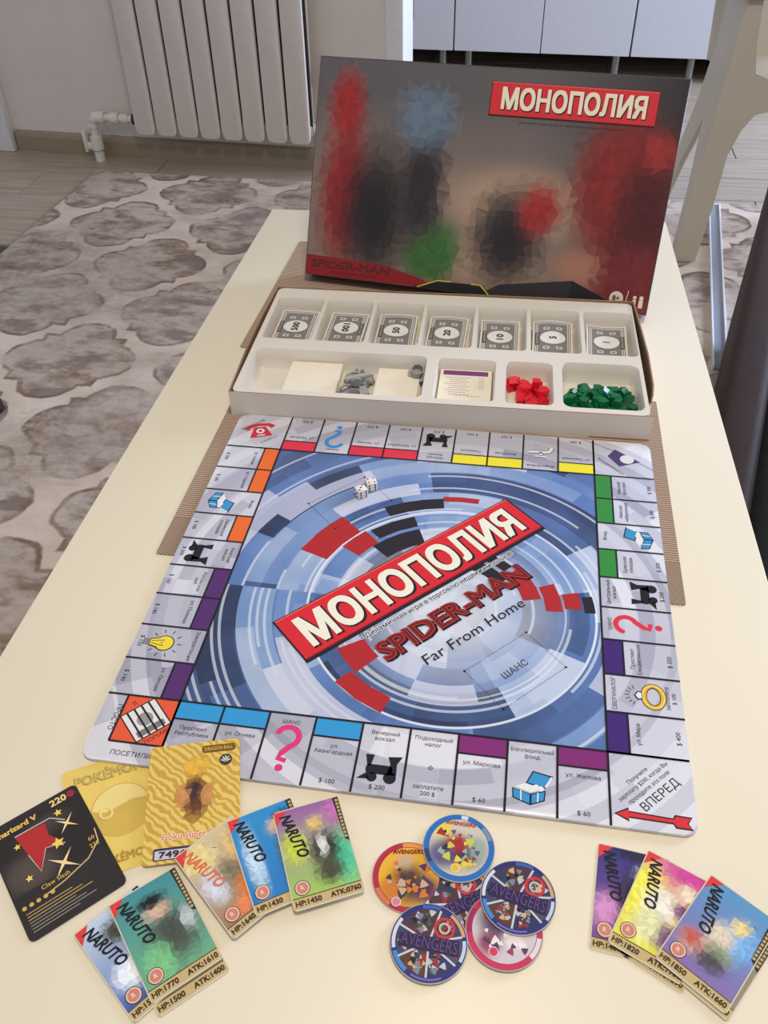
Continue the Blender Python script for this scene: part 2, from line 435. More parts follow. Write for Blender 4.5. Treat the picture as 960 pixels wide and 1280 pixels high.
box('plinth', 0.0, 0.66, 0.03, 0.045, 0.0, 0.1, M_CARC, t)
box('plinth_void', -2.0, 1.9, 4.255, 4.272, 0.0, 0.14, M_VOID, None)  # near-black strip on the far wall paints in the shade beneath the cabinets
bpy.data.objects['plinth_void'].name = 'cabinet_void_shade'; tag(bpy.data.objects['cabinet_void_shade'], kind='structure')

# ------------------------------------------------------------------ rug
def rug_mat():
    m, nt, b = new_mat('trellis_rug', 0.95, 0.1); N = NT(nt)
    o = N.obj(); warp = N.n('ShaderNodeTexNoise'); N.put(warp.inputs['Vector'], o); warp.inputs['Scale'].default_value = 14.0; warp.inputs['Detail'].default_value = 3.0
    wv = N.n('ShaderNodeVectorMath', operation='MULTIPLY_ADD'); N.put(wv.inputs[0], warp.outputs[1]); wv.inputs[1].default_value = (0.030, 0.030, 0); N.put(wv.inputs[2], o)
    x, y, z = N.xyz(wv.outputs[0])
    P, Q = 0.385, 0.52
    def lattice(ox, oy):
        ox += 0.5 + 1.124 / P; oy += 0.5 - 1.145 / Q
        fx = N.m('MULTIPLY', N.m('SUBTRACT', N.m('FRACT', N.m('ADD', N.m('DIVIDE', x, P), ox)), 0.5), P)
        fy = N.m('MULTIPLY', N.m('SUBTRACT', N.m('FRACT', N.m('ADD', N.m('DIVIDE', y, Q), oy)), 0.5), Q)
        ax, ay = N.m('ABSOLUTE', fx), N.m('ABSOLUTE', fy)
        def ln(a, c): return N.m('SQRT', N.m('ADD', N.m('MULTIPLY', a, a), N.m('MULTIPLY', c, c)))
        d1 = N.m('SUBTRACT', ln(N.m('SUBTRACT', ax, 0.084), ay), 0.080)
        d2 = N.m('SUBTRACT', ln(ax, N.m('SUBTRACT', ay, 0.095)), 0.076)
        d3 = N.m('MAXIMUM', N.m('SUBTRACT', ax, 0.108), N.m('SUBTRACT', ay, 0.106))
        cell = N.vec(N.m('FLOOR', N.m('ADD', N.m('DIVIDE', x, P), ox)), N.m('FLOOR', N.m('ADD', N.m('DIVIDE', y, Q), oy)), ox * 7.3)
        return N.m('MINIMUM', N.m('MINIMUM', d1, d2), d3), cell
    da, ca = lattice(0.0, 0.0); db, cb = lattice(0.5, 0.5)
    d = N.m('MINIMUM', da, db)
    st = N.n('ShaderNodeMapping'); N.put(st.inputs[0], o); st.inputs['Scale'].default_value = (1.0, 2.2, 1)
    n1 = N.noise(st.outputs[0], 7.0, 6.0, 0.65); n2 = N.noise(st.outputs[0], 4.0, 5.0, 0.6); n3 = N.noise(o, 45.0, 3.0, 0.7)
    mp2 = N.n('ShaderNodeMapping'); N.put(mp2.inputs[0], o); mp2.inputs['Location'].default_value = (3.7, 9.1, 0); mp2.inputs['Scale'].default_value = (1, 2.0, 1)
    n4 = N.noise(mp2.outputs[0], 6.0, 5.0, 0.6)
    inner = N.ramp(n1, [(0.28, RAW(100, 84, 74)), (0.40, RAW(146, 128, 116)), (0.48, RAW(190, 178, 166)), (0.56, RAW(206, 196, 186)), (0.64, RAW(160, 146, 136)), (0.74, RAW(118, 104, 96))])
    inner = N.mix(N.step(n4, 0.52, 0.60), inner, RAW(134, 132, 132))
    inner = N.mix(N.m('MULTIPLY', N.step(n2, 0.56, 0.64), 0.7), inner, RAW(106, 88, 76))
    inner = N.mix(0.22, inner, RAW(92, 78, 68))
    n5 = N.noise(o, 3.4, 4.0, 0.6)
    inner = N.mix(N.m('MULTIPLY', N.step(n5, 0.52, 0.57), 0.75), inner, RAW(200, 186, 172))
    inner = N.mix(N.m('MULTIPLY', N.step(n5, 0.45, 0.38), 0.65), inner, RAW(112, 92, 78))
    band = N.ramp(n2, [(0.26, RAW(160, 144, 128)), (0.42, RAW(206, 191, 175)), (0.62, RAW(222, 209, 195))])
    c = N.mix(N.step(d, -0.002, 0.002), inner, band)
    outl = N.m('MULTIPLY', N.m('SUBTRACT', 1.0, N.step(N.m('ABSOLUTE', N.m('ADD', d, 0.004)), 0.003, 0.008)), N.step(n2, 0.40, 0.54))
    c = N.mix(N.m('MULTIPLY', outl, 0.85), c, RAW(104, 88, 76))
    wear = N.m('MULTIPLY', N.step(n4, 0.54, 0.36), N.step(n3, 0.45, 0.62))
    c = N.mix(N.m('MULTIPLY', wear, 0.8), c, RAW(188, 178, 168))
    big = N.noise(o, 1.7, 3.0, 0.55)
    mess = N.ramp(N.m('MULTIPLY_ADD', n1, 0.6, N.m('MULTIPLY', n3, 0.4)), [(0.34, RAW(96, 80, 68)), (0.45, RAW(138, 124, 112)), (0.52, RAW(158, 152, 148)), (0.62, RAW(192, 178, 162))])
    c = N.mix(N.m('MULTIPLY', N.step(big, 0.49, 0.58), 0.62), c, mess)
    c = N.mix(0.16, c, RAW(176, 128, 84))
    nt.links.new(c, b.inputs['Base Color']); N.bump(n3, 0.5, 0.003, b)
    return m
rug = slab('rug', rrect(3.2, 3.6, 0.01, 2), 0.0, 0.008, rug_mat(), None, (0.145, 0.50, 0.0005), (0, 0, math.radians(-1.6)))
tag(rug, 'distressed beige and grey rug with a trellis pattern under the tables', 'rug')
tb = bmesh.new()

# ------------------------------------------------------------------ coffee table
def table_mat():
    m, nt, b = new_mat('cream_lacquer', 0.36, 0.35); N = NT(nt)
    nz = N.noise(N.obj(), 3.0, 3.0); c = N.ramp(nz, [(0.3, (0.80, 0.715, 0.545, 1)), (0.7, (0.82, 0.735, 0.565, 1))])
    nt.links.new(c, b.inputs['Base Color']); return m
M_TABLE = table_mat()
tab = thing('coffee_table', (0, 0, 0), 0, 'long cream lacquered coffee table carrying the board game', 'table')
slab('table_top', [(-0.326, 0.783), (-0.319, -0.80), (0.326, -0.80), (0.286, 0.800)], TT - 0.038, TT, M_TABLE, tab, bev=0.0018)
for x, y in ((-0.27, 0.70), (0.23, 0.71), (-0.265, -0.73), (0.265, -0.73)):
    box('leg', x - 0.03, x + 0.03, y - 0.03, y + 0.03, 0.0085, TT - 0.037, M_TABLE, tab, 0.003)
box('apron', -0.25, 0.21, 0.69, 0.71, TT - 0.1, TT - 0.037, M_TABLE, tab)
box('apron', -0.25, 0.25, -0.74, -0.72, TT - 0.1, TT - 0.037, M_TABLE, tab)

# ------------------------------------------------------------------ woven place mats
def mat_mat(name, band):
    m, nt, b = new_mat(name, 0.8, 0.2); N = NT(nt); o = N.obj(); x, y, z = N.xyz(o)
    wx = N.m('SINE', N.m('MULTIPLY', x, 1500.0)); wy = N.m('SINE', N.m('MULTIPLY', y, 2100.0))
    w1 = N.m('MULTIPLY', wx, wy); w2 = wy
    f = N.m('LESS_THAN', y, band)
    w = N.m('ADD', N.m('MULTIPLY', w1, f), N.m('MULTIPLY', w2, N.m('SUBTRACT', 1.0, f)))
    c = N.ramp(N.m('MULTIPLY_ADD', w, 0.5, 0.5), [(0.15, RAW(128, 104, 88)), (0.85, RAW(190, 166, 146))])
    d = N.mix(N.m('MULTIPLY', f, 0.35), c, RAW(128, 106, 90))
    nt.links.new(d, b.inputs['Base Color']); N.bump(w, 0.4, 0.0006, b); return m
pm = slab('place_mat', rrect(0.468, 0.307, 0.002, 2), 0, 0.0011, mat_mat('woven_mat_banded', -0.103), None, (-0.0025, 0.1495, TT), (0, 0, 0))
tag(pm, 'woven taupe place mat lying half under the game board', 'place mat')
pm2 = slab('place_mat', rrect(0.468, 0.306, 0.002, 2), 0, 0.0011, mat_mat('woven_mat_plain', -9), None, (-0.0235, 0.5085, TT), (0, 0, math.radians(-1.0)))
tag(pm2, 'woven taupe place mat under the leaning game box lid', 'place mat')

# ------------------------------------------------------------------ game board
SB = 0.435; KB = 0.1599                      # side, half of the inner square
BZ = TT + 0.0012
def board_mat():
    m, nt, b = new_mat('printed_board_swirl', 0.2, 0.45); N = NT(nt); x, y, z = N.xyz(N.obj())
    dx, dy = N.m('SUBTRACT', x, 0.035), N.m('ADD', y, 0.035)
    r = N.m('SQRT', N.m('ADD', N.m('MULTIPLY', dx, dx), N.m('MULTIPLY', dy, dy))); th = N.m('ARCTAN2', dy, dx)
    def cells(w, m_, seed):
        k = N.m('FLOOR', N.m('DIVIDE', r, w)); h = N.white(N.vec(k, seed, 3.3))
        q = N.m('FLOOR', N.m('MULTIPLY', N.m('ADD', th, N.m('MULTIPLY', h, 6.28)), m_))
        return N.white(N.vec(k, q, seed)), h, k
    v1, h1, k1 = cells(0.030, 1.5, 1.7); v2, h2, k2 = cells(0.0165, 1.8, 5.1); v3, h3, k3 = cells(0.0062, 0.9, 9.4)
    soft = N.noise(N.obj(), 9.0, 3.0)
    v = N.m('ADD', N.m('ADD', N.m('MULTIPLY', v1, 0.48), N.m('MULTIPLY', v2, 0.20)), N.m('MULTIPLY', soft, 0.44))
    inner = N.ramp(v, [(0.26, RAW(46, 58, 88)), (0.42, RAW(74, 98, 146)), (0.55, RAW(96, 128, 184)), (0.68, RAW(132, 158, 200)), (0.84, RAW(188, 200, 222))])
    hot = N.m('MULTIPLY', N.step(r, 0.105, 0.02), 0.75)
    inner = N.mix(N.m('MULTIPLY', hot, N.m('ADD', 0.45, N.m('MULTIPLY', soft, 1.0))), inner, RAW(226, 228, 232))
    arcs = N.m('MULTIPLY', N.m('GREATER_THAN', v3, 0.80), N.m('LESS_THAN', N.m('FRACT', N.m('DIVIDE', r, 0.0062)), 0.4))
    inner = N.mix(N.m('MULTIPLY', arcs, 0.6), inner, RAW(214, 222, 234))
    big = N.m('GREATER_THAN', v2, 0.84)
    inner = N.mix(N.m('MULTIPLY', big, 0.6), inner, RAW(212, 212, 226))
    ring = N.m('SUBTRACT', 1.0, N.step(N.m('ABSOLUTE', N.m('SUBTRACT', r, 0.121)), 0.0006, 0.0014))
    ring2 = N.m('SUBTRACT', 1.0, N.step(N.m('ABSOLUTE', N.m('SUBTRACT', r, 0.096)), 0.0004, 0.001))
    inner = N.mix(N.m('MULTIPLY', N.m('MAXIMUM', ring, N.m('MULTIPLY', ring2, 0.6)), 0.8), inner, RAW(236, 240, 246))
    bv1, _, _ = cells(0.031, 1.6, 2.2); bv2, _, _ = cells(0.012, 1.3, 7.7)
    bv = N.m('ADD', N.m('MULTIPLY', bv1, 0.5), N.m('MULTIPLY', bv2, 0.5))
    border = N.ramp(bv, [(0.12, RAW(160, 160, 178)), (0.4, RAW(186, 186, 201)), (0.62, RAW(204, 204, 216)), (0.85, RAW(224, 224, 232))])
    e = N.m('GREATER_THAN', N.m('MAXIMUM', N.m('ABSOLUTE', x), N.m('ABSOLUTE', y)), KB)
    nt.links.new(N.mix(e, inner, border), b.inputs['Base Color'])
    cre = N.m('SUBTRACT', 1.0, N.step(N.m('ABSOLUTE', N.m('ADD', x, -0.001)), 0.0, 0.004))
    N.bump(N.m('ADD', N.m('MULTIPLY', cre, -1.0), N.m('MULTIPLY', N.noise(N.obj(), 7.0, 2.0), 1.2)), 0.25, 0.0012, b)
    return m
board = thing('game_board', (0, 0, BZ), 0, 'square property trading game board with swirling blue centre and red title banner', 'game board')
slab('board_base', rrect(SB, SB, 0.010, 5), 0.0, 0.0026, board_mat(), board, bev=0.0006)
BT = 0.00263
INK = RAW(30, 26, 34)
C_LB = RAW(52, 150, 206); C_MAG = RAW(128, 44, 112); C_VIO = RAW(84, 44, 104); C_ORG = RAW(232, 108, 44)
C_RED = RAW(222, 52, 72); C_YEL = RAW(240, 226, 50); C_GRN = RAW(52, 140, 62); C_DVI = RAW(66, 38, 112)
C_PINK = RAW(222, 54, 116); C_BLUE = RAW(54, 140, 206)
SW = 2 * KB / 9; CW = SB / 2 - KB            # width of one space; depth of the border
def qmark(a, cx, cy, s, col):
    pts = []
    for k in range(15):
        t = math.radians(170 - 235 * k / 14); pts.append((cx + 0.27 * s * math.cos(t), cy + 0.62 * s + 0.27 * s * math.sin(t)))
    pts += [(cx - 0.05 * s, cy + 0.17 * s), (cx - 0.10 * s, cy + 0.02 * s), (cx + 0.10 * s, cy - 0.02 * s)]
    a.path(pts, [0.11 * s] + [0.14 * s] * 13 + [0.15 * s, 0.14 * s, 0.13 * s, 0.12 * s], col, 3)
    a.circ(cx - 0.02 * s, cy - 0.22 * s, 0.095 * s, col, 3, 16)
def train(a, cx, cy, s):
    k = INK
    a.rr(cx - 0.02 * s, cy + 0.02 * s, 0.66 * s, 0.26 * s, 0.1 * s, k, 3)
    a.poly([(cx - 0.32 * s, cy + 0.1 * s), (cx - 0.24 * s, cy + 0.1 * s), (cx - 0.18 * s, cy + 0.42 * s), (cx - 0.40 * s, cy + 0.42 * s)], k, 3)
    a.poly([(cx + 0.18 * s, cy - 0.1 * s), (cx + 0.42 * s, cy - 0.1 * s), (cx + 0.40 * s, cy + 0.22 * s), (cx + 0.52 * s, cy + 0.44 * s), (cx + 0.16 * s, cy + 0.40 * s), (cx + 0.24 * s, cy + 0.2 * s)], k, 3)
    a.circ(cx - 0.17 * s, cy - 0.2 * s, 0.13 * s, k, 3, 14); a.circ(cx + 0.27 * s, cy - 0.18 * s, 0.16 * s, k, 3, 14)
    a.poly([(cx - 0.28 * s, cy - 0.06 * s), (cx - 0.26 * s, cy - 0.26 * s), (cx - 0.54 * s, cy - 0.28 * s)], k, 3)
def chest(a, cx, cy, s):
    b_, w_, k = RAW(58, 146, 200), RAW(230, 232, 232), INK
    a.poly([(cx - .46 * s, cy - .05 * s), (cx - .02 * s, cy - .17 * s), (cx - .02 * s, cy - .47 * s), (cx - .44 * s, cy - .32 * s)], k, 3)
    a.poly([(cx - .43 * s, cy - .08 * s), (cx - .04 * s, cy - .19 * s), (cx - .04 * s, cy - .43 * s), (cx - .41 * s, cy - .30 * s)], b_, 4)
    a.poly([(cx - .02 * s, cy - .17 * s), (cx + .34 * s, cy - .04 * s), (cx + .32 * s, cy - .32 * s), (cx - .02 * s, cy - .47 * s)], k, 3)
    a.poly([(cx + .01 * s, cy - .19 * s), (cx + .31 * s, cy - .08 * s), (cx + .29 * s, cy - .30 * s), (cx + .01 * s, cy - .43 * s)], b_, 4)
    a.poly([(cx - .40 * s, cy - .02 * s), (cx - .16 * s, cy + .10 * s), (cx + .30 * s, cy - .02 * s), (cx - .02 * s, cy - .14 * s)], w_, 3)
    for q in range(5): a.circ(cx - .22 * s + .11 * s * q, cy + (.02 + .03 * (q % 2)) * s - 0.03 * s, .075 * s, w_, 5 + .15 * q, 10)
    a.poly([(cx - .14 * s, cy + .10 * s), (cx + .34 * s, cy + .02 * s), (cx + .52 * s, cy + .36 * s), (cx + .02 * s, cy + .46 * s)], k, 3)
    a.poly([(cx - .10 * s, cy + .12 * s), (cx + .33 * s, cy + .05 * s), (cx + .47 * s, cy + .33 * s), (cx + .04 * s, cy + .42 * s)], b_, 4)
    a.poly([(cx + .31 * s, cy + .05 * s), (cx + .36 * s, cy + .04 * s), (cx + .51 * s, cy + .33 * s), (cx + .46 * s, cy + .34 * s)], w_, 5)
    a.line(cx - .25 * s, cy - .10 * s, cx - .24 * s, cy - .37 * s, .03 * s, w_, 5); a.line(cx + .16 * s, cy - .12 * s, cx + .15 * s, cy - .37 * s, .03 * s, w_, 5)
def bulb(a, cx, cy, s):
    y_ = RAW(238, 214, 60)
    a.circ(cx, cy + .12 * s, .27 * s, INK, 3, 20); a.circ(cx, cy + .12 * s, .24 * s, y_, 4, 20)
    a.poly([(cx - .22 * s, cy + .06 * s), (cx + .22 * s, cy + .06 * s), (cx + .12 * s, cy - .30 * s), (cx - .12 * s, cy - .30 * s)], INK, 3)
    a.poly([(cx - .19 * s, cy + .08 * s), (cx + .19 * s, cy + .08 * s), (cx + .09 * s, cy - .28 * s), (cx - .09 * s, cy - .28 * s)], y_, 5)
    for q in range(3): a.rect(cx - .11 * s, cx + .11 * s, cy - (.34 + .07 * q) * s, cy - (.29 + .07 * q) * s, RAW(120, 120, 122), 5)
    a.path([(cx - .04 * s, cy - .25 * s), (cx - .10 * s, cy + .1 * s), (cx, cy + .02 * s), (cx + .10 * s, cy + .1 * s), (cx + .04 * s, cy - .25 * s)], .02 * s, INK, 6)
    for q in range(9):
        t = math.radians(-50 + 280 * q / 8); a.line(cx + .36 * s * math.cos(t), cy + .12 * s + .36 * s * math.sin(t), cx + .48 * s * math.cos(t), cy + .12 * s + .48 * s * math.sin(t), .025 * s, INK, 3)
def ringicon(a, cx, cy, s):
    g, d = RAW(226, 178, 54), RAW(120, 84, 24)
    def ell(rx, ry, w, c, z, ox=0):
        a.path([(cx + ox + rx * s * math.cos(2 * PI * k / 24), cy - .08 * s + ry * s * math.sin(2 * PI * k / 24)) for k in range(25)], w * s, c, z)
    ell(.36, .26, .17, INK, 3); ell(.36, .26, .13, g, 4); ell(.36, .29, .03, RAW(246, 226, 130), 5); ell(.30, .19, .02, d, 5)
    a.poly([(cx - .12 * s, cy + .22 * s), (cx + .12 * s, cy + .22 * s), (cx + .15 * s, cy + .34 * s), (cx, cy + .44 * s), (cx - .15 * s, cy + .34 * s)], INK, 6)
    a.poly([(cx - .09 * s, cy + .24 * s), (cx + .09 * s, cy + .24 * s), (cx + .11 * s, cy + .33 * s), (cx, cy + .40 * s), (cx - .11 * s, cy + .33 * s)], RAW(228, 232, 236), 7)
    for q in range(7):
        t = math.radians(20 + 140 * q / 6); a.line(cx + .22 * s * math.cos(t), cy + .36 * s + .2 * s * math.sin(t), cx + .34 * s * math.cos(t), cy + .36 * s + .32 * s * math.sin(t), .022 * s, INK, 3)
def faucet(a, cx, cy, s):
    for w, c, z in ((.20, INK, 3), (.15, RAW(226, 226, 228), 4)):
        a.path([(cx + .45 * s, cy + .06 * s), (cx - .1 * s, cy + .06 * s), (cx - .32 * s, cy + .02 * s), (cx - .40 * s, cy - .14 * s), (cx - .40 * s, cy - .26 * s)], w * s, c, z)
        a.path([(cx, cy + .06 * s), (cx, cy + .30 * s)], w * .8 * s, c, z); a.path([(cx - .2 * s, cy + .32 * s), (cx + .2 * s, cy + .32 * s)], w * .7 * s, c, z)
def phone(a, cx, cy, s):
    r = RAW(206, 40, 62)
    a.path([(cx - .48 * s, cy + .16 * s), (cx - .36 * s, cy + .32 * s), (cx, cy + .40 * s), (cx + .36 * s, cy + .32 * s), (cx + .48 * s, cy + .16 * s)], [.22 * s, .18 * s, .15 * s, .18 * s, .22 * s], r, 3)
    a.poly([(cx - .20 * s, cy + .24 * s), (cx + .20 * s, cy + .24 * s), (cx + .40 * s, cy - .34 * s), (cx - .40 * s, cy - .34 * s)], r, 3)
    a.circ(cx, cy, .15 * s, RAW(232, 226, 226), 4, 14); a.circ(cx, cy, .07 * s, r, 5, 10); a.rect(cx - .14 * s, cx + .14 * s, cy - .28 * s, cy - .22 * s, RAW(232, 226, 226), 4)

# one dict per space: band colour, lines of text, price, icon; each side listed as its reader sees it, left to right
SIDES = {
 'bottom': [dict(b=C_LB, t=['Проспект', 'Республики'], p='$ 120'), dict(b=C_LB, t=['ул. Огнева'], p='$ 100'), dict(t=['ШАНС'], q=C_PINK), dict(b=C_LB, t=['ул.', 'Авангардная'], p='$ 100'),
            dict(t=['Вечерний', 'вокзал'], i=train, p='$ 200'), dict(t=['Подоходный', 'налог'], dia=1, p2=['заплатите', '200 $']), dict(b=C_MAG, t=['ул. Маркова'], p='$ 60'),
            dict(t=['Благотворительный', 'фонд'], i=chest), dict(b=C_MAG, t=['ул. Жилова'], p='$ 60')],
 'left': [dict(b=C_ORG, t=['ул. Новая'], p='$ 200'), dict(b=C_ORG, t=['ул. Садовая'], p='$ 180'), dict(t=['Фонд'], i=chest), dict(b=C_ORG, t=['Ленинская', 'площадь'], p='$ 180'),
          dict(t=['Рижский', 'вокзал'], i=train, p='$ 200'), dict(b=C_VIO, t=['Рогожская', 'наб.'], p='$ 160'), dict(b=C_VIO, t=['ул. Полевая'], p='$ 140'),
          dict(t=['Электростанция'], i=bulb, p='$ 150'), dict(b=C_VIO, t=['ул. Лесная'], p='$ 140')],
 'top': [dict(b=C_YEL, t=['ул. Парковая'], p='$ 280'), dict(t=['Водопровод'], i=faucet), dict(b=C_YEL, t=['Волжская'], p='$ 260'), dict(b=C_YEL, t=['Северная'], p='$ 260'), dict(t=['Южный', 'вокзал'], i=train, p='$ 200'),
         dict(b=C_RED, t=['ул. Мичурина'], p='$ 240'), dict(b=C_RED, t=['ул. Чехова'], p='$ 220'), dict(t=['ШАНС'], q=C_BLUE), dict(b=C_RED, t=['ул. Зелёная'], p='$ 220')],
 'right': [dict(b=C_DVI, t=['ул. Мира'], p='$ 400'), dict(t=['СВЕРХНАЛОГ'], i=ringicon, p2=['заплатите', '$ 100']), dict(b=C_DVI, t=['Проспект', 'Елизаветинский'], p='$ 350'), dict(t=['ШАНС'], q=C_RED),
           dict(t=['Центральный', 'вокзал'], i=train, p='$ 200'), dict(b=C_GRN, t=['Брянская', 'площадь'], p='$ 320'), dict(t=['Фонд'], i=chest), dict(b=C_GRN, t=['Невская', 'набережная'], p='$ 300'), dict(b=C_GRN, t=['Невский', 'проспект'], p='$ 300')],
}
LW = 0.0017
def draw_space(a, s, bandart):
    """local frame: x across the space (0 = centre), y from the outer edge (0) to the inner line (CW)"""
    a.line(SW / 2, 0.0, SW / 2, CW, LW, INK, 6)
    top = CW
    if 'b' in s:
        bb_ = CW * 0.275
        bandart.rect(-SW / 2, SW / 2, CW - bb_, CW, s['b'], 2); a.line(-SW / 2, CW - bb_, SW / 2, CW - bb_, LW * 0.9, INK, 5); top = CW - bb_
    hh = 0.0033
    for k, t in enumerate(s['t']):
        wd = None
        V, F = glyphs(t, 0.0); nat = (max(v[0] for v in V) - min(v[0] for v in V)) * hh / 0.73
        if nat > SW * 0.86: wd = SW * 0.86
        a.text(t, 0, top - 0.0085 - 0.0050 * k, hh, INK, 3, width=wd)
    if 'p' in s: a.text(s['p'], 0, 0.0045, 0.0037, INK, 3)
    if 'p2' in s:
        for k, t in enumerate(s['p2']): a.text(t, 0, 0.0095 - 0.0050 * k, 0.0033, INK, 3)
    if 'q' in s: qmark(a, 0, 0.0185, 0.031, s['q'])
    if 'dia' in s:
        a.poly([(0, 0.0285), (0.002, 0.0265), (0, 0.0245), (-0.002, 0.0265)], INK, 3); a.poly([(0, 0.0277), (0.0012, 0.0265), (0, 0.0253), (-0.0012, 0.0265)], WHITE, 4); a.circ(0, 0.0265, 0.0006, INK, 5, 8)
    if 'i' in s:
        f = s['i']; f(a, 0, {train: 0.0195, chest: 0.021, bulb: 0.0225, ringicon: 0.0235, faucet: 0.026}[f], {train: 0.029, chest: 0.029, bulb: 0.030, ringicon: 0.028, faucet: 0.027}[f])
for side, ang in (('bottom', 0.0), ('right', PI / 2), ('top', PI), ('left', -PI / 2)):
    c, n = math.cos(ang), math.sin(ang)
    for k, s in enumerate(SIDES[side]):
        lx, ly = -KB + SW * (k + 0.5), -SB / 2
        a = Art().at(c * lx - n * ly, n * lx + c * ly, ang); ba = Art().at(a.ox, a.oy, ang); draw_space(a, s, ba)
        nm = 'property_space' if 'b' in s else ('chance_space' if 'q' in s else ('station_space' if s.get('i') is train else 'special_space'))
        spo = a.build(nm, PRINT_GLOSS, board, (0, 0, BT))
        if ba.F: ba.build('colour_band', PRINT_GLOSS, spo)
# border lines
a = Art()
for k in range(4):
    a.at(0, 0, k * PI / 2); a.rect(-SB / 2 + 0.0006, SB / 2 - 0.0006, -KB - LW / 2, -KB + LW / 2, INK, 7)
    a.line(-KB, -KB, -KB, -SB / 2 + 0.001, LW, INK, 7)
a.build('border_lines', PRINT_GLOSS, board, (0, 0, BT))
# corners
cc = KB + CW / 2
a = Art().at(cc, -cc, PI / 4)
for k, t in enumerate(['Получите', 'зарплату $200, когда Вы', 'проходите это поле']): a.text(t, 0.002, 0.0135 - 0.0055 * k, 0.0031, INK, 3)
a.text('ВПЕРЁД'.replace('Ё', 'Е'), 0.0035, -0.0075, 0.0066, INK, 3)
a.at(cc, -cc, 0)
RA = RAW(214, 52, 56)
for g, cl, z in ((0.0010, INK, 3), (0.0, RA, 4)):
    a.poly([(-0.025 - 1.4 * g, -0.0192), (-0.0165, -0.0150 + 1.3 * g), (-0.0165, -0.0172 + g), (0.0125, -0.0188 + g), (0.0150 - g, -0.0160 + g), (0.0245 + g, -0.0165 + g), (0.0215 + g, -0.0205),
            (0.0245 + g, -0.0242 - g), (0.0150 - g, -0.0240 - g), (0.0125, -0.0212 - g), (-0.0165, -0.0204 - g), (-0.0165, -0.0228 - 1.3 * g)], cl, z)
a.build('start_corner', PRINT_GLOSS, board, (0, 0, BT))
a = Art().at(-cc, -cc, 0)                    # jail corner: orange square towards the middle, words along the two outer edges
q0 = CW / 2
a.rect(-q0 + 0.0165, q0, -q0 + 0.0165, q0, RAW(226, 88, 52), 2)
a.line(-q0 + 0.0165, -q0 + 0.0165, -q0 + 0.0165, q0, LW, INK, 4); a.line(-q0 + 0.0165, -q0 + 0.0165, q0, -q0 + 0.0165, LW, INK, 4)
a.text('ПРОСТО', -q0 + 0.0115, 0.008, 0.0040, INK, 3, rot=-PI / 2); a.text('ПОСЕТИЛИ', 0.008, -q0 + 0.0055, 0.0040, INK, 3)
a.at(-cc + 0.0085, -cc + 0.0085, PI / 4)
a.text('В', 0, 0.0175, 0.0034, INK, 3); a.text('ТЮРЬМЕ', 0, -0.0195, 0.0034, INK, 3)
a.rect(-0.0145, 0.0145, -0.0145, 0.0145, INK, 3); a.rect(-0.0135, 0.0135, -0.0135, 0.0135, RAW(226, 222, 218), 4)
for k in range(4): a.rect(-0.0095 + 0.0058 * k, -0.0080 + 0.0058 * k, -0.0135, 0.0135, INK, 6)
a.circ(0.0, 0.001, 0.0062, RAW(150, 146, 144), 5, 14); a.rect(-0.011, 0.011, -0.012, -0.0065, RAW(120, 116, 114), 5)
a.build('jail_corner', PRINT_GLOSS, board, (0, 0, BT))
a = Art().at(-cc, cc, -PI * 0.75)
a.text('БЕСПЛАТНАЯ', 0, -0.0165, 0.0030, INK, 3); a.text('СТОЯНКА', 0, 0.0165, 0.0030, INK, 3)
phone(a.at(-cc, cc, math.radians(20)), 0, 0, 0.030)
a.build('parking_corner', PRINT_GLOSS, board, (0, 0, BT))
a = Art().at(cc, cc, PI * 0.75)              # plain violet cap-like patch and white patch instead of a drawn figure
a.text('ОТПРАВЛЯЙТЕСЬ', 0, 0.0165, 0.0028, INK, 3)
a.poly([(-0.014, -0.010), (0.016, -0.006), (0.013, 0.008), (-0.006, 0.011)], RAW(74, 62, 104), 3); a.circ(-0.003, -0.003, 0.007, RAW(226, 222, 226), 4, 18)
a.build('police_corner', PRINT_GLOSS, board, (0, 0, BT))

# centre artwork: loose red and dark strokes stand in for the pictured figure
def strokes(col, segs):
    for r0, r1, a0, a1 in segs:
        q = Art(); q.arc(0.035, -0.035, r0, r1, a0, a1, col, 2)
        q.build('artwork_stroke', PRINT_GLOSS, board, (0, 0, BT))
strokes(RAW(176, 38, 40), [(0.122, 0.150, 138, 160), (0.100, 0.120, 136, 150), (0.136, 0.143, 84, 98), (0.062, 0.078, 14, 44), (0.080, 0.094, 4, 24), (0.096, 0.110, 6, 16), (0.080, 0.104, 214, 230), (0.106, 0.122, 228, 250)])
strokes(RAW(38, 33, 40), [(0.080, 0.100, 112, 140), (0.104, 0.118, 112, 134), (0.126, 0.140, 98, 122), (0.048, 0.060, 40, 74), (0.064, 0.074, 48, 66), (0.112, 0.121, 4, 13)])
a = Art().at(0.001, 0.0008, PI / 4)          # the title banner runs along the diagonal
L2, H2 = 0.1290, 0.0250
a.rect(-L2 - 0.0016, L2 + 0.0016, -H2 - 0.0028, H2 + 0.0010, INK, 8)
a.rect(-L2, L2, -H2, H2, RAW(214, 38, 48), 9)
a.rect(-L2, L2, H2 - 0.0014, H2, RAW(236, 96, 84), 10); a.rect(-L2, L2, -H2, -H2 + 0.0014, RAW(120, 20, 30), 10)
a.btext('МОНОПОЛИЯ', 0.0010, -0.0172, 0.0325, RAW(40, 26, 22), 11, 0.0028, width=0.2320)
a.btext('МОНОПОЛИЯ', 0.0, -0.0158, 0.0325, RAW(238, 234, 214), 12, 0.0018, width=0.2320)
a.build('title_banner', PRINT_GLOSS, board, (0, 0, BT))['label'] = 'red banner with cream title lettering'
a = Art().at(0, 0, PI / 4)
sub = '«Динамичная игра в торговлю недвижимостью®»'.replace('«', '• ').replace('»', '')
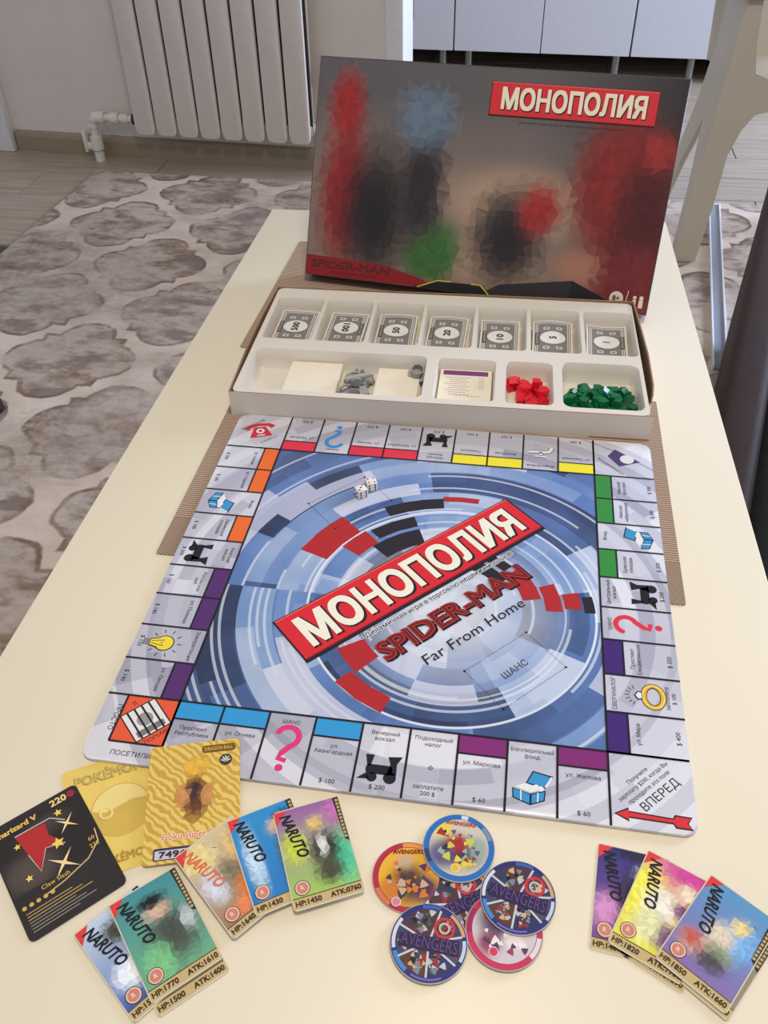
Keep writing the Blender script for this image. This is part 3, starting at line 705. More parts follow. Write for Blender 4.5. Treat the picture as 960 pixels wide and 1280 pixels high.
a.btext(sub, 0.0025, -0.0352, 0.0050, RAW(236, 238, 244), 8, 0.0009, width=0.166)
a.btext(sub, 0.0025, -0.0352, 0.0050, INK, 10, 0.00012, width=0.166)
a.build('subtitle_lettering', PRINT_GLOSS, board, (0, 0, BT))
a = Art().at(0, 0, PI / 4)
a.btext('SPIDER-MAN', 0.0008, -0.0655, 0.0195, RAW(40, 14, 16), 10, 0.0022, width=0.154)
a.btext('SPIDER-MAN', 0.0, -0.0640, 0.0195, RAW(176, 52, 46), 11, 0.0013, width=0.154)
a.text('SPIDER-MAN', 0.0, -0.0640, 0.0195, RAW(112, 26, 28), 12, width=0.154)
a.text('Far From Home', -0.0015, -0.0870, 0.0105, INK, 10, width=0.106, slant=0.12, bold=0.004)
a.build('film_title_lettering', PRINT_GLOSS, board, (0, 0, BT))
for cx, cy in ((0.0916, -0.0943), (-0.0730, 0.0870)):
    a = Art(); a.at(cx, cy, PI / 4); w_, h_ = 0.033, 0.0225
    for k in range(33):
        for sy in (-1, 1): a.circ(-w_ + 2 * w_ * k / 32, sy * h_, 0.00045 if k % 32 else 0.0011, INK, 4, 6)
    for k in range(1, 22):
        for sx in (-1, 1): a.circ(sx * w_, -h_ + 2 * h_ * k / 22, 0.00045, INK, 4, 6)
    a.build('card_slot_outline', PRINT_GLOSS, board, (0, 0, BT))
a = Art().at(0.0916, -0.0943, PI / 4).text('ШАНС', 0, -0.0025, 0.0062, RAW(50, 50, 66), 5)
a.build('slot_lettering', PRINT_GLOSS, board, (0, 0, BT))

# ------------------------------------------------------------------ two dice
M_DIE = grain_mat('white_die', RAW(232, 228, 222), 0.3, 0.02); M_PIP = grain_mat('die_pip', RAW(24, 20, 22), 0.4, 0.02); M_PIPR = grain_mat('die_pip_red', RAW(176, 40, 30), 0.4, 0.02)
def die(loc, rz, label, topn, red):
    s = 0.0104; h = s / 2
    bm = bmesh.new(); bm_box(bm, -h, h, -h, h, 0, s, 0.0012, 2)
    d = link('die', bm_mesh(bm, 'die', True), M_DIE, None, loc, (0, 0, rz)); tag(d, label, 'die', 'dice on the game board')
    lay = {1: [(0, 0)], 2: [(-1, -1), (1, 1)], 3: [(-1, -1), (0, 0), (1, 1)], 4: [(-1, -1), (1, 1), (-1, 1), (1, -1)], 5: [(-1, -1), (1, 1), (-1, 1), (1, -1), (0, 0)], 6: [(-1, -1), (-1, 0), (-1, 1), (1, -1), (1, 0), (1, 1)]}
    def face(nn, M, mat):
        bm = bmesh.new()
        for u, v in lay[nn]: lathe_bm(bm, [(0.0010, 0), (0.0010, 0.00012)], 10, M @ Matrix.Translation((u * 0.0028, v * 0.0028, 0)))
        link('pips', bm_mesh(bm, 'pips'), mat, d)
    face(topn, Matrix.Translation((0, 0, s - 0.00002)), M_PIPR if red else M_PIP)
    face(6, Matrix.Translation((0, -h + 0.00002, h)) @ Matrix.Rotation(PI / 2, 4, 'X'), M_PIP)
    face(5, Matrix.Translation((h - 0.00002, 0, h)) @ Matrix.Rotation(PI / 2, 4, 'Y'), M_PIP)
    face(5, Matrix.Translation((-h + 0.00002, 0, h)) @ Matrix.Rotation(-PI / 2, 4, 'Y'), M_PIP)
die((-0.0640, 0.0975, BZ + BT + 0.0001), math.radians(38), 'white die showing black pips on the board, nearer the red banner', 3, False)
die((-0.0560, 0.1095, BZ + BT + 0.0001), math.radians(22), 'white die showing four red pips on the board, touching the other die', 4, True)

# ------------------------------------------------------------------ open box tray with its plastic insert
M_KRAFT = grain_mat('kraft_board', RAW(150, 122, 92), 0.8, 0.08, 60)
M_WCARD = grain_mat('white_coated_card', RAW(214, 204, 192), 0.5, 0.03, 12)
M_INSERT = grain_mat('white_vacuum_plastic', RAW(220, 213, 202), 0.3, 0.02, 8)
TZ = TT + 0.0011; TYAW = math.radians(1.3)
tray = thing('game_box_tray', (-0.0056, 0.2226, TZ), TYAW, 'shallow open cardboard box bottom holding a white compartment insert', 'box')
HT = 0.0305; TW = 0.2235; TD = 0.244
box('bottom_panel', -TW, TW, 0.0, TD, 0.0, 0.0015, M_KRAFT, tray)
def wall_strip(name, pts, h0, h1, mat_out, flip=1):
    """upright card strip along a plan polyline, 1.6 mm thick; outside white, inside kraft"""
    bm = bmesh.new(); n = len(pts); o, i = [], []
    for k, (x, y, h) in enumerate(pts):
        x0, y0, _ = pts[max(0, k - 1)]; x1, y1, _ = pts[min(n - 1, k + 1)]; d = math.hypot(x1 - x0, y1 - y0)
        nx, ny = -(y1 - y0) / d * 0.0016 * flip, (x1 - x0) / d * 0.0016 * flip
        o.append((bm.verts.new((x, y, h0)), bm.verts.new((x, y, h)))); i.append((bm.verts.new((x + nx, y + ny, h0)), bm.verts.new((x + nx, y + ny, h))))
    fo = []
    for k in range(n - 1):
        fo.append(bm.faces.new((o[k][0], o[k + 1][0], o[k + 1][1], o[k][1])))
        bm.faces.new((i[k][1], i[k + 1][1], i[k + 1][0], i[k][0])); bm.faces.new((o[k][1], o[k + 1][1], i[k + 1][1], i[k][1])); bm.faces.new((i[k][0], i[k + 1][0], o[k + 1][0], o[k][0]))
    bm.faces.new((o[0][1], i[0][1], i[0][0], o[0][0])); bm.faces.new((o[-1][0], i[-1][0], i[-1][1], o[-1][1]))
    for f in fo: f.material_index = 1
    me = bm_mesh(bm, name); me.materials.append(M_KRAFT); me.materials.append(mat_out)
    return link(name, me, None, tray)
wall_strip('front_wall', [(-TW, 0, HT), (-0.1, -0.0005, HT), (0.1, -0.0005, HT - 0.0005), (TW, 0.0005, HT - 0.001)], 0, HT, M_WCARD)
wall_strip('back_wall', [(TW, TD, HT + 0.002), (0, TD + 0.001, HT + 0.001), (-TW, TD, HT)], 0, HT, M_WCARD)
wall_strip('left_wall', [(-TW, TD, HT), (-TW - 0.003, 0.17, HT), (-TW - 0.003, 0.09, HT + 0.0005), (-TW, 0.0, HT)], 0, HT, M_WCARD)
wall_strip('right_wall', [(TW - 0.001, 0.030, 0.018), (TW + 0.001, 0.034, 0.023), (TW + 0.003, 0.038, 0.021), (TW + 0.0045, 0.045, HT - 0.002), (TW + 0.006, 0.06, HT), (TW + 0.006, 0.12, HT + 0.002), (TW + 0.003, 0.19, HT + 0.002), (TW, TD, HT + 0.002)], 0, HT, M_WCARD)['label'] = 'cardboard side wall, bulging and torn at one corner'
wall_strip('torn_flap', [(TW, 0.0006, HT - 0.002), (TW + 0.0005, 0.010, 0.020), (TW, 0.020, 0.012), (TW, 0.030, 0.010)], 0, HT, M_WCARD)

PITS = []
for k in range(7): PITS.append((-0.2145 + k * 0.0625, -0.2145 + k * 0.0625 + 0.0583, 0.1170, 0.2175, 0.0035, 0.006))
PITS += [(-0.2155, -0.0165, 0.0105, 0.0945, 0.0045, 0.008), (-0.0050, 0.0605, 0.0105, 0.0930, 0.0045, 0.007), (0.0710, 0.1228, 0.0100, 0.0935, 0.0045, 0.008), (0.1322, 0.2165, 0.0095, 0.0980, 0.0045, 0.010)]
def insert_mesh():
    bm = bmesh.new(); ztop = HT - 0.0004; loops = []; edges = []
    outer = [bm.verts.new((x, y, ztop)) for x, y in rrect(2 * 0.2205, 0.2400, 0.008, 4, 0.0, 0.1215)]
    loops.append(outer)
    for x0, x1, y0, y1, zf, r in PITS:
        cx, cy, w, h = (x0 + x1) / 2, (y0 + y1) / 2, x1 - x0, y1 - y0
        top = [bm.verts.new((x, y, ztop)) for x, y in rrect(w, h, r, 5, cx, cy)]; loops.append(top)
        prev = top
        for inset, z in ((0.0005, ztop - 0.0008), (0.0018, ztop - 0.012), (0.0030, zf + 0.003), (0.0055, zf + 0.0004)):
            cur = [bm.verts.new((x, y, z)) for x, y in rrect(w - 2 * inset, h - 2 * inset, max(0.002, r - inset * 0.5), 5, cx, cy)]
            n = len(cur)
            for i in range(n): bm.faces.new((prev[i], prev[(i + 1) % n], cur[(i + 1) % n], cur[i]))
            prev = cur
        bm.faces.new(prev)
    for lp in loops:
        n = len(lp)
        for i in range(n):
            e = bm.edges.get((lp[i], lp[(i + 1) % n])) or bm.edges.new((lp[i], lp[(i + 1) % n])); edges.append(e)
    bmesh.ops.triangle_fill(bm, use_beauty=True, use_dissolve=False, edges=edges, normal=(0, 0, 1))
    n = len(outer); low = [bm.verts.new((v.co.x, v.co.y, 0.0016)) for v in outer]
    for i in range(n): bm.faces.new((outer[i], low[i], low[(i + 1) % n], outer[(i + 1) % n]))
    return bm_mesh(bm, 'insert', True)
link('insert', insert_mesh(), M_INSERT, tray)['label'] = 'white moulded plastic insert with eleven compartments'
TM = Matrix.Translation((-0.0056, 0.2226, TZ)) @ Matrix.Rotation(TYAW, 4, 'Z')
def in_tray(x, y, z): return TM @ Vector((x, y, z))

# seven bundles of play money
def bill_stack(k, value, rot, side, arch, x, y, label):
    w, h = 0.0465, 0.086; zt = 0.0160
    fz = lambda X, Y: arch * (1 - (2 * X / w) ** 2) * 0.5 + 0.0015 * abs(arch) / 0.004 * (Y / h)
    bm = bmesh.new(); nx, ny = 8, 4; G = []
    for lvl, zz in ((0, 0.0), (1, zt - 0.0045)):
        G.append([[bm.verts.new((-w / 2 + w * i / nx, -h / 2 + h * j / ny, zz + (fz(-w / 2 + w * i / nx, -h / 2 + h * j / ny) if lvl else 0.0))) for i in range(nx + 1)] for j in range(ny + 1)])
    lo, hi = G
    for j in range(ny):
        for i in range(nx):
            bm.faces.new((hi[j][i], hi[j][i + 1], hi[j + 1][i + 1], hi[j + 1][i])); bm.faces.new((lo[j][i], lo[j + 1][i], lo[j + 1][i + 1], lo[j][i + 1]))
    for i in range(nx):
        bm.faces.new((lo[0][i], lo[0][i + 1], hi[0][i + 1], hi[0][i])); bm.faces.new((lo[ny][i], hi[ny][i], hi[ny][i + 1], lo[ny][i + 1]))
    for j in range(ny):
        bm.faces.new((lo[j][0], hi[j][0], hi[j + 1][0], lo[j + 1][0])); bm.faces.new((lo[j][nx], lo[j + 1][nx], hi[j + 1][nx], hi[j][nx]))
    o = link('play_money_bundle', bm_mesh(bm, 'play_money_bundle', True), M_PAPER, None, in_tray(x, y, 0.0045), (math.radians(1.5), 0, TYAW + math.radians(random.uniform(-2.0, 1.0))))
    tag(o, label, 'play money', 'bundles of play money in the tray')
    a = Art(); a.curve = fz
    g, l, d = RAW(128, 124, 120), RAW(226, 222, 216), RAW(52, 50, 50)
    def strip(x0, x1, y0, y1, c, z):
        n = max(1, int((x1 - x0) / 0.004))
        for q in range(n): a.rect(x0 + (x1 - x0) * q / n, x0 + (x1 - x0) * (q + 1) / n, y0, y1, c, z)
    strip(-w / 2 + .002, w / 2 - .002, -h / 2 + .002, h / 2 - .0025, g, 3)
    for q in (0.0036, 0.0056):
        strip(-w / 2 + q, w / 2 - q, h / 2 - q - .0016, h / 2 - q - .0008, l, 5)
        for sx in (-1, 1): a.rect(sx * (w / 2 - q) - .0004, sx * (w / 2 - q) + .0004, -h / 2 + q, h / 2 - q - .001, l, 5)
    cy = 0.005 if rot > 0 else 0.008
    for sy in (-1, 1):
        for sx in (-1, 1):
            X, Y = sx * 0.0075, cy + sy * 0.0205
            strip(X - .0034, X + .0034, Y - .0026, Y + .0026, l, 5); strip(X - .0022, X + .0022, Y - .0014, Y + .0014, g, 7)
    n = 28
    for q in range(n):
        t0, t1 = 2 * PI * q / n, 2 * PI * (q + 1) / n
        a.poly([(0, cy), (0.0150 * math.cos(t0), cy + 0.0135 * math.sin(t0)), (0.0150 * math.cos(t1), cy + 0.0135 * math.sin(t1))], l, 12)
    a.btext(value, (0.0040 if rot > 0 else -0.0040), cy, 0.0082, d, 16, 0.0005, rot=rot, width={1: None, 2: 0.0120, 3: 0.0185}[len(value)])
    X = side * (w / 2 - 0.0052); a.rect(X - .0021, X + .0021, cy - .014, cy + .012, d, 9)
    a.text('МОНОПОЛИЯ', X + (.0013 if rot > 0 else -.0013), cy - .001, 0.0026, l, 12, rot=rot, width=0.022)
    a.build('banknote_print', PRINT_MATTE, o, (0, 0, zt - 0.0045 + 0.0001))
M_PAPER = grain_mat('paper_edge', RAW(222, 216, 206), 0.7, 0.05, 90)
specs = [('500', 1, -1, 0.0015, -0.1858, 'at the torn-free left end of the row'), ('100', -1, 1, 0.0008, -0.1236, ''), ('50', 1, -1, 0.004, -0.0618, ''), ('20', 1, -1, 0.004, -0.0004, ''), ('10', 1, -1, 0.0005, 0.0630, ''), ('5', 1, -1, 0.006, 0.1252, ''), ('1', -1, 1, -0.004, 0.1884, '')]
for k, (v, r, sd, ar, x, _) in enumerate(specs):
    bill_stack(k, v, r * PI / 2, sd, ar, x, 0.1640, 'grey play money bundle marked %s in its tray slot' % {'500': 'five hundred', '100': 'one hundred', '50': 'fifty', '20': 'twenty', '10': 'ten', '5': 'five', '1': 'one'}[v])

# card piles
def pile(name, x0, x1, y0, y1, z0, z1, rz, label, n=5):
    cx, cy = (x0 + x1) / 2, (y0 + y1) / 2; w, h = x1 - x0, y1 - y0
    t = thing(name, in_tray(cx, cy, z0), TYAW + rz, label, 'card pile')
    th = (z1 - z0) / n
    for k in range(n):
        ox, oy = (random.uniform(-.0006, .0006), random.uniform(-.0006, .0006)) if k < n - 1 else (0, 0)
        slab('card', rrect(w, h, 0.0015, 3, ox, oy), k * th, (k + 1) * th - 0.00005, M_CREAM, t)
    return t
M_CREAM = grain_mat('cream_card', RAW(236, 226, 206), 0.5, 0.02)
pile('card_pile', -0.1725, -0.1135, 0.0150, 0.0905, 0.0047, 0.0165, 0.0, 'blank cream card pile beside the empty end of the long compartment')
pile('card_pile', -0.0710, -0.0235, 0.0150, 0.0860, 0.0047, 0.0165, 0.0, 'blank cream card pile between the grey tokens and the thimble token')
dp = pile('deed_card_pile', -0.0010, 0.0565, 0.0150, 0.0900, 0.0047, 0.0175, 0.0, 'pile of white property cards with a purple stripe on top')
a = Art(); w, h = 0.0575, 0.075
a.rect(-w / 2 + .0035, w / 2 - .004, h / 2 - .0115, h / 2 - .0025, RAW(122, 60, 128), 2)
GT = RAW(170, 160, 148)
for k in range(9):
    yy = h / 2 - .017 - .0042 * k
    a.rect(-w / 2 + (.011 if k % 3 else .006), -w / 2 + .034 - .004 * (k % 2), yy, yy + .0008, GT, 2)
    if k < 6: a.rect(w / 2 - .014, w / 2 - .0075, yy, yy + .0008, GT, 2)
for k in range(7): a.circ(-.008 + .004 * k, -h / 2 + .0225, .0013, RAW(206, 186, 190), 3, 8)
a.build('deed_print', PRINT_MATTE, dp, (0, 0, 0.0128))

# pewter-grey playing tokens
M_TOK = grain_mat('grey_plastic_token', RAW(160, 157, 154), 0.38, 0.06, 60)
def token_mesh(kind):
    bm = bmesh.new(); R = Matrix.Rotation; T = Matrix.Translation
    if kind == 'ship':
        prism(bm, [(-.013, 0), (-.009, -.0035), (.008, -.0035), (.013, 0), (.008, .0035), (-.009, .0035)], 0, .004); bm_box(bm, -.006, .006, -.0022, .0022, .004, .007, .0005); lathe_bm(bm, [(.0016, .007), (.0014, .011)], 10, T((-.002, 0, 0))); lathe_bm(bm, [(.0016, .007), (.0014, .010)], 10, T((.003, 0, 0)))
    elif kind == 'boot':
        bm_box(bm, -.008, .008, -.003, .003, 0, .004, .0014); bm_box(bm, -.008, -.001, -.0028, .0028, .003, .013, .0012); bm_box(bm, -.009, 0, -.0034, .0034, .012, .014, .0006)
    elif kind == 'iron':
        prism(bm, [(-.009, -.005), (.004, -.005), (.012, 0), (.004, .005), (-.009, .005)], 0, .004); tube_bm(bm, [(-.007, 0, .004), (-.007, 0, .009), (-.003, 0, .011), (.003, 0, .010), (.004, 0, .004)], .0012, 8)
    elif kind == 'car':
        bm_box(bm, -.012, .012, -.0042, .0042, .002, .006, .0018); bm_box(bm, -.007, .003, -.0036, .0036, .005, .010, .0018)
        for sx in (-.007, .007):
            for sy in (-.0045, .0045): lathe_bm(bm, [(.0026, -.001), (.0026, .001)], 12, T((sx, sy, .0026)) @ R(PI / 2, 4, 'X'))
    elif kind == 'barrow':
        prism(bm, [(-.007, -.004), (.006, -.003), (.006, .003), (-.007, .004)], .004, .008); lathe_bm(bm, [(.003, -.001), (.003, .001)], 12, T((.010, 0, .003)) @ R(PI / 2, 4, 'X'))
        for sy in (-.0034, .0034): tube_bm(bm, [(.010, sy * .4, .003), (0, sy, .0045), (-.014, sy * 1.2, .007)], .0009, 6); tube_bm(bm, [(-.005, sy, .005), (-.007, sy, 0)], .0009, 6)
    elif kind == 'cannon':
        tube_bm(bm, [(-.010, 0, .005), (-.006, 0, .006), (.012, 0, .009)], [.0034, .0032, .0022], 10)
        for sy in (-.0042, .0042): lathe_bm(bm, [(.005, -.001), (.005, .001)], 14, T((-.001, sy, .005)) @ R(PI / 2, 4, 'X'))
        tube_bm(bm, [(-.001, -.0045, .005), (-.001, .0045, .005)], .0012, 8)
    elif kind == 'hat':
        lathe_bm(bm, [(.0105, 0), (.0105, .0012), (.0068, .0018), (.0064, .010), (.0070, .0115), (.0062, .0115), (.0055, .004), (.0001, .0036)], 20)
    elif kind == 'thimble':
        lathe_bm(bm, [(.0058, 0), (.0066, .001), (.0066, .002), (.0060, .003), (.0048, .0125), (.0030, .0145), (.0001, .0150)], 20)
    me = bm_mesh(bm, 'token_' + kind, True); me.materials.append(M_TOK); return me
toks = [('ship', -.0935, .079, .0048, 0, 0, .2, 'grey ship-shaped token lying at the back of the token heap'), ('boot', -.1020, .064, .0048, 0, 0, 2.2, 'grey boot-shaped token in the heap beside the larger cream card pile'), ('car', -.0850, .062, .0048, 0, 0, 1.2, 'grey car-shaped token in the heap beside the smaller cream card pile'),
        ('iron', -.1010, .045, .0048, 0, 0, .5, 'grey flat-iron token at the front of the token heap'), ('barrow', -.0830, .043, .0048, 0, 0, 1.9, 'grey wheelbarrow-shaped token at the front of the token heap'), ('cannon', -.0930, .054, .0155, .2, .1, .4, 'grey cannon-shaped token lying on top of the token heap'), ('hat', -.0925, .0285, .0048, 0, 0, 0, 'grey top-hat token at the front wall of the tray')]
for kd, x, y, z, rx, ry, rz, lb in toks:
    o = link('game_token', token_mesh(kd), None, None, in_tray(x, y, z), (rx, ry, rz + TYAW)); o.scale = (1.25, 1.25, 1.25); tag(o, lb, 'token', 'grey playing tokens in the tray')
o = link('game_token', token_mesh('hat'), None, None, in_tray(-.0272, .0760, .0164), (math.radians(22), math.radians(8), 0)); tag(o, 'grey hollow round token resting on the corner of a cream card pile', 'token', 'grey playing tokens in the tray')

# red hotels and green houses
def house_mesh(w, d, h, rh, mat, nm):
    bm = bmesh.new(); P = [(-w / 2, 0), (w / 2, 0), (w / 2, h), (w / 2 + .0006, h), (0, h + rh), (-w / 2 - .0006, h), (-w / 2, h)]
    b2 = bmesh.new(); prism(b2, P, -d / 2, d / 2); bmesh.ops.transform(b2, matrix=Matrix.Rotation(PI / 2, 4, 'X'), verts=b2.verts); merge(bm, b2)
    bm_box(bm, w * .15, w * .35, -d * .2, d * .2, h, h + rh * .95)
    me = bm_mesh(bm, nm); me.materials.append(mat); return me
M_RED = grain_mat('red_plastic', RAW(226, 34, 52), 0.35, 0.05, 20); M_GREEN = grain_mat('green_plastic', RAW(10, 104, 62), 0.35, 0.06, 20)
hot = house_mesh(.0125, .0085, .0075, .004, M_RED, 'red_hotel'); hou = house_mesh(.0095, .0085, .0065, .004, M_GREEN, 'green_house')
rots = [(0, 0), (PI / 2, 0), (-PI / 2, 0), (0, PI / 2), (0, -PI / 2), (.7, .2), (-.6, .4)]
def heap(me, name, label, cat, group, spots, lift):
    for x, y, z in spots:
        rx, ry = random.choice(rots)
        o = link(name, me, None, None, in_tray(x, y, z + (lift if (rx or ry) else 0.0)), (rx, ry, random.uniform(0, 6.28)))
        tag(o, label, cat, group)
sp = [(.081, .070, 0), (.0795, .077, .003), (.092, .070, 0), (.094, .078, .001), (.088, .058, 0), (.099, .058, 0), (.109, .060, 0), (.110, .072, 0), (.103, .046, 0), (.113, .047, 0), (.101, .066, .009), (.108, .053, .009), (.092, .063, .008), (.105, .038, .001)]
heap(hot, 'hotel_piece', 'small red plastic hotel heaped in the tray compartment', 'game piece', 'red hotels in the tray', [(x, y, z + .0049) for x, y, z in sp], .0045)
sp = []
for lvl, rows in ((0, [(.140, .208, 9, .026), (.1385, .207, 9, .036), (.1395, .206, 8, .046), (.141, .204, 8, .056), (.146, .200, 6, .066)]), (1, [(.143, .196, 7, .040), (.146, .200, 7, .051), (.158, .199, 5, .061)])):
    for x0, x1, n, y in rows:
        for k in range(n): sp.append((x0 + (x1 - x0) * k / max(1, n - 1) + random.uniform(-.0015, .0015), y + random.uniform(-.002, .002), .0049 + lvl * .0082 + random.uniform(0, .0015)))
sp = [q for i, q in enumerate(sp) if i % 6 != 5]
heap(hou, 'house_piece', 'small green plastic house heaped in the tray compartment', 'game piece', 'green houses in the tray', sp, .0042)

# ------------------------------------------------------------------ box lid leaning behind the tray
LW_, LH_, LDP = 0.4522, 0.2681, 0.030
ly, lt = -0.13915, 0.42437
U = Vector((math.cos(ly), math.sin(ly), 0)); nn_ = Vector((-math.sin(ly), math.cos(ly), 0))
Vv = nn_ * math.sin(lt) + Vector((0, 0, math.cos(lt))); Nn = U.cross(Vv)
lidM = Matrix(((U.x, Vv.x, Nn.x, -0.2172), (U.y, Vv.y, Nn.y, 0.5370), (U.z, Vv.z, Nn.z, TT + 0.0136), (0, 0, 0, 1)))
lid = thing('game_box', (0, 0, 0), 0, 'dark game box lid with red title banner leaning upright behind the tray', 'box')
lid.matrix_world = lidM
M_LIDS = grain_mat('dark_printed_side', RAW(74, 62, 64), 0.4, 0.1, 10)
M_LIDR = grain_mat('red_printed_side', RAW(120, 28, 32), 0.4, 0.15, 10)
box('face_panel', 0, LW_, 0, LH_, -0.0016, 0, M_LIDS, lid, 0.0006, 1)
box('top_wall', 0, LW_, LH_ - 0.0016, LH_, -LDP, -0.0016, M_LIDS, lid); box('bottom_wall', 0, LW_, 0, 0.0016, -LDP, -0.0016, M_LIDR, lid)
box('left_wall', 0, 0.0016, 0.0016, LH_ - 0.0016, -LDP, -0.0016, M_LIDS, lid); box('right_wall', LW_ - 0.0016, LW_, 0.0016, LH_ - 0.0016, -LDP, -0.0016, M_LIDS, lid)
def lid_base(u, v):
    top = RAW(92, 88, 91); mid = RAW(132, 114, 106); low = RAW(132, 110, 98); dk = RAW(48, 42, 46)
    c = mixc(low, mid, min(1, v / .45)) if v < .45 else mixc(mid, top, min(1, (v - .45) / .4))
    if u > .62: c = mixc(c, dk, (u - .62) / .38 * min(1, v * 1.4))
    return c
smoke = [(.60, .42, .20, .16, RAW(170, 142, 122)), (.55, .15, .14, .12, RAW(164, 138, 118)), (.05, .5, .05, .3, RAW(120, 104, 98)), (.88, .50, .13, .34, RAW(110, 36, 38)), (.93, .15, .12, .2, RAW(116, 40, 42)), (.80, .17, .07, .09, RAW(160, 110, 94)), (.40, .20, .06, .14, RAW(64, 104, 54))]
shard = [(.10, .40, .075, .36, RAW(140, 34, 38)), (.09, .80, .055, .16, RAW(150, 38, 40)), (.20, .32, .11, .34, RAW(36, 32, 36)), (.33, .45, .07, .34, RAW(44, 40, 44)), (.325, .77, .085, .14, RAW(96, 114, 132)), (.37, .13, .08, .12, RAW(56, 100, 50)),
    (.59, .27, .11, .24, RAW(38, 33, 37)), (.67, .41, .06, .12, RAW(150, 38, 40)), (.87, .56, .12, .28, RAW(128, 38, 38)), (.95, .40, .09, .30, RAW(76, 28, 32)), (.96, .70, .04, .08, RAW(150, 46, 44)), (.95, .12, .10, .18, RAW(112, 38, 40))]
a = Art(); a.grad(0.0012, LW_ - 0.0012, 0.0012, LH_ - 0.0012, 72, 44, blobs(lid_base, smoke), 1); a.build('cover_artwork', PRINT_MATTE, lid, (0, 0, 0.0001))['label'] = 'soft smoky grey and red printed backdrop'
a = Art(); a.facets(0.0012, LW_ - 0.0012, 0.0012, LH_ - 0.0012, 42, 25, blobs(blobs(lid_base, smoke), shard), weight(shard), .10, 2, 5); a.build('cover_shards', PRINT_MATTE, lid, (0, 0, 0.0001))['label'] = 'angular red and dark printed shards'
K = LW_ / 0.4473
a = Art()
a.poly([(x * K, y * K) for x, y in [(0.0012, .0264), (.1086, .0238), (.131, .0182), (.160, .012), (.1834, .0015), (.0012, .0012)]], RAW(140, 30, 34), 3)
a.build('red_corner_strip', PRINT_MATTE, lid, (0, 0, 0.0001))
a = Art()
a.btext('SPIDER-MAN', .062 * K, .0118 * K, .0098, RAW(74, 18, 20), 5, .0007, width=.108); a.text('SPIDER-MAN', .0615 * K, .0123 * K, .0098, RAW(96, 46, 40), 6, width=.108); a.text('FAR FROM HOME', .068 * K, .0045 * K, .0042, RAW(88, 20, 22), 5, width=.062)
a.build('film_title_lettering', PRINT_MATTE, lid, (0, 0, 0.0001))
a = Art()
a.poly([(x * K, y * K) for x, y in [(.150, .0012), (.183, .0112), (.238, .0125), (.252, .0012)]], RAW(28, 24, 28), 4)
a.path([(x * K, y * K) for x, y in [(.156, .0014), (.182, .0118), (.200, .0124)]], .0016, RAW(206, 178, 60), 5); a.path([(x * K, y * K) for x, y in [(.226, .0124), (.238, .0124), (.250, .0020)]], .0016, RAW(206, 178, 60), 5)
a.poly([(x * K, y * K) for x, y in [(.240, .0030), (.262, .0160), (.352, .0310), (.398, .0130), (.404, .0012), (.250, .0012)]], RAW(46, 42, 46), 3)
a.poly([(x * K, y * K) for x, y in [(.352, .0310), (.398, .0130), (.404, .0012), (.350, .0012)]], RAW(30, 26, 30), 4)
a.build('dark_ledge_print', PRINT_MATTE, lid, (0, 0, 0.0001))
a = Art()
x0, x1, y0, y1 = .2214 * K, .4160 * K, .2130 * K, .2490 * K
a.rect(x0 - .001, x1 + .0005, y0 - .002, y1 + .0005, RAW(60, 14, 18), 4); a.rect(x0, x1, y0, y1, RAW(206, 46, 54), 5); a.rect(x0, x1, y1 - .001, y1, RAW(228, 96, 92), 6)
a.btext('МОНОПОЛИЯ', .3200 * K, .2192 * K, .0232, RAW(58, 26, 22), 7, .0019, width=.170); a.btext('МОНОПОЛИЯ', .3192 * K, .2202 * K, .0232, RAW(232, 222, 200), 8.2, .0013, width=.170)
a.build('title_banner', PRINT_MATTE, lid, (0, 0, 0.0001))['label'] = 'red banner with cream title lettering'
a = Art(); a.text('Динамичная игра в торговлю недвижимостью', .322 * K, .2050 * K, .0024, RAW(40, 34, 38), 5, width=.128); a.build('subtitle_lettering', PRINT_MATTE, lid, (0, 0, 0.0001))
a = Art(); a.circ(.4081 * K, .0165 * K, .0085, RAW(222, 206, 190), 5, 22); a.btext('8+', .4078 * K, .0140 * K, .0062, INK, 6, .0003); a.line(.4195 * K, .010, .4215 * K, .027, .0009, RAW(222, 206, 190), 5)
a.circ(.430 * K, .0200, .0022, RAW(222, 206, 190), 5, 12); a.circ(.438 * K, .0200, .0026, RAW(222, 206, 190), 5, 12); a.rect(.428 * K, .432 * K, .008, .0175, RAW(222, 206, 190), 5); a.rect(.4355 * K, .4405 * K, .008, .0175, RAW(222, 206, 190), 5)
a.build('age_mark', PRINT_MATTE, lid, (0, 0, 0.0001))['label'] = 'round age mark with player count figures'

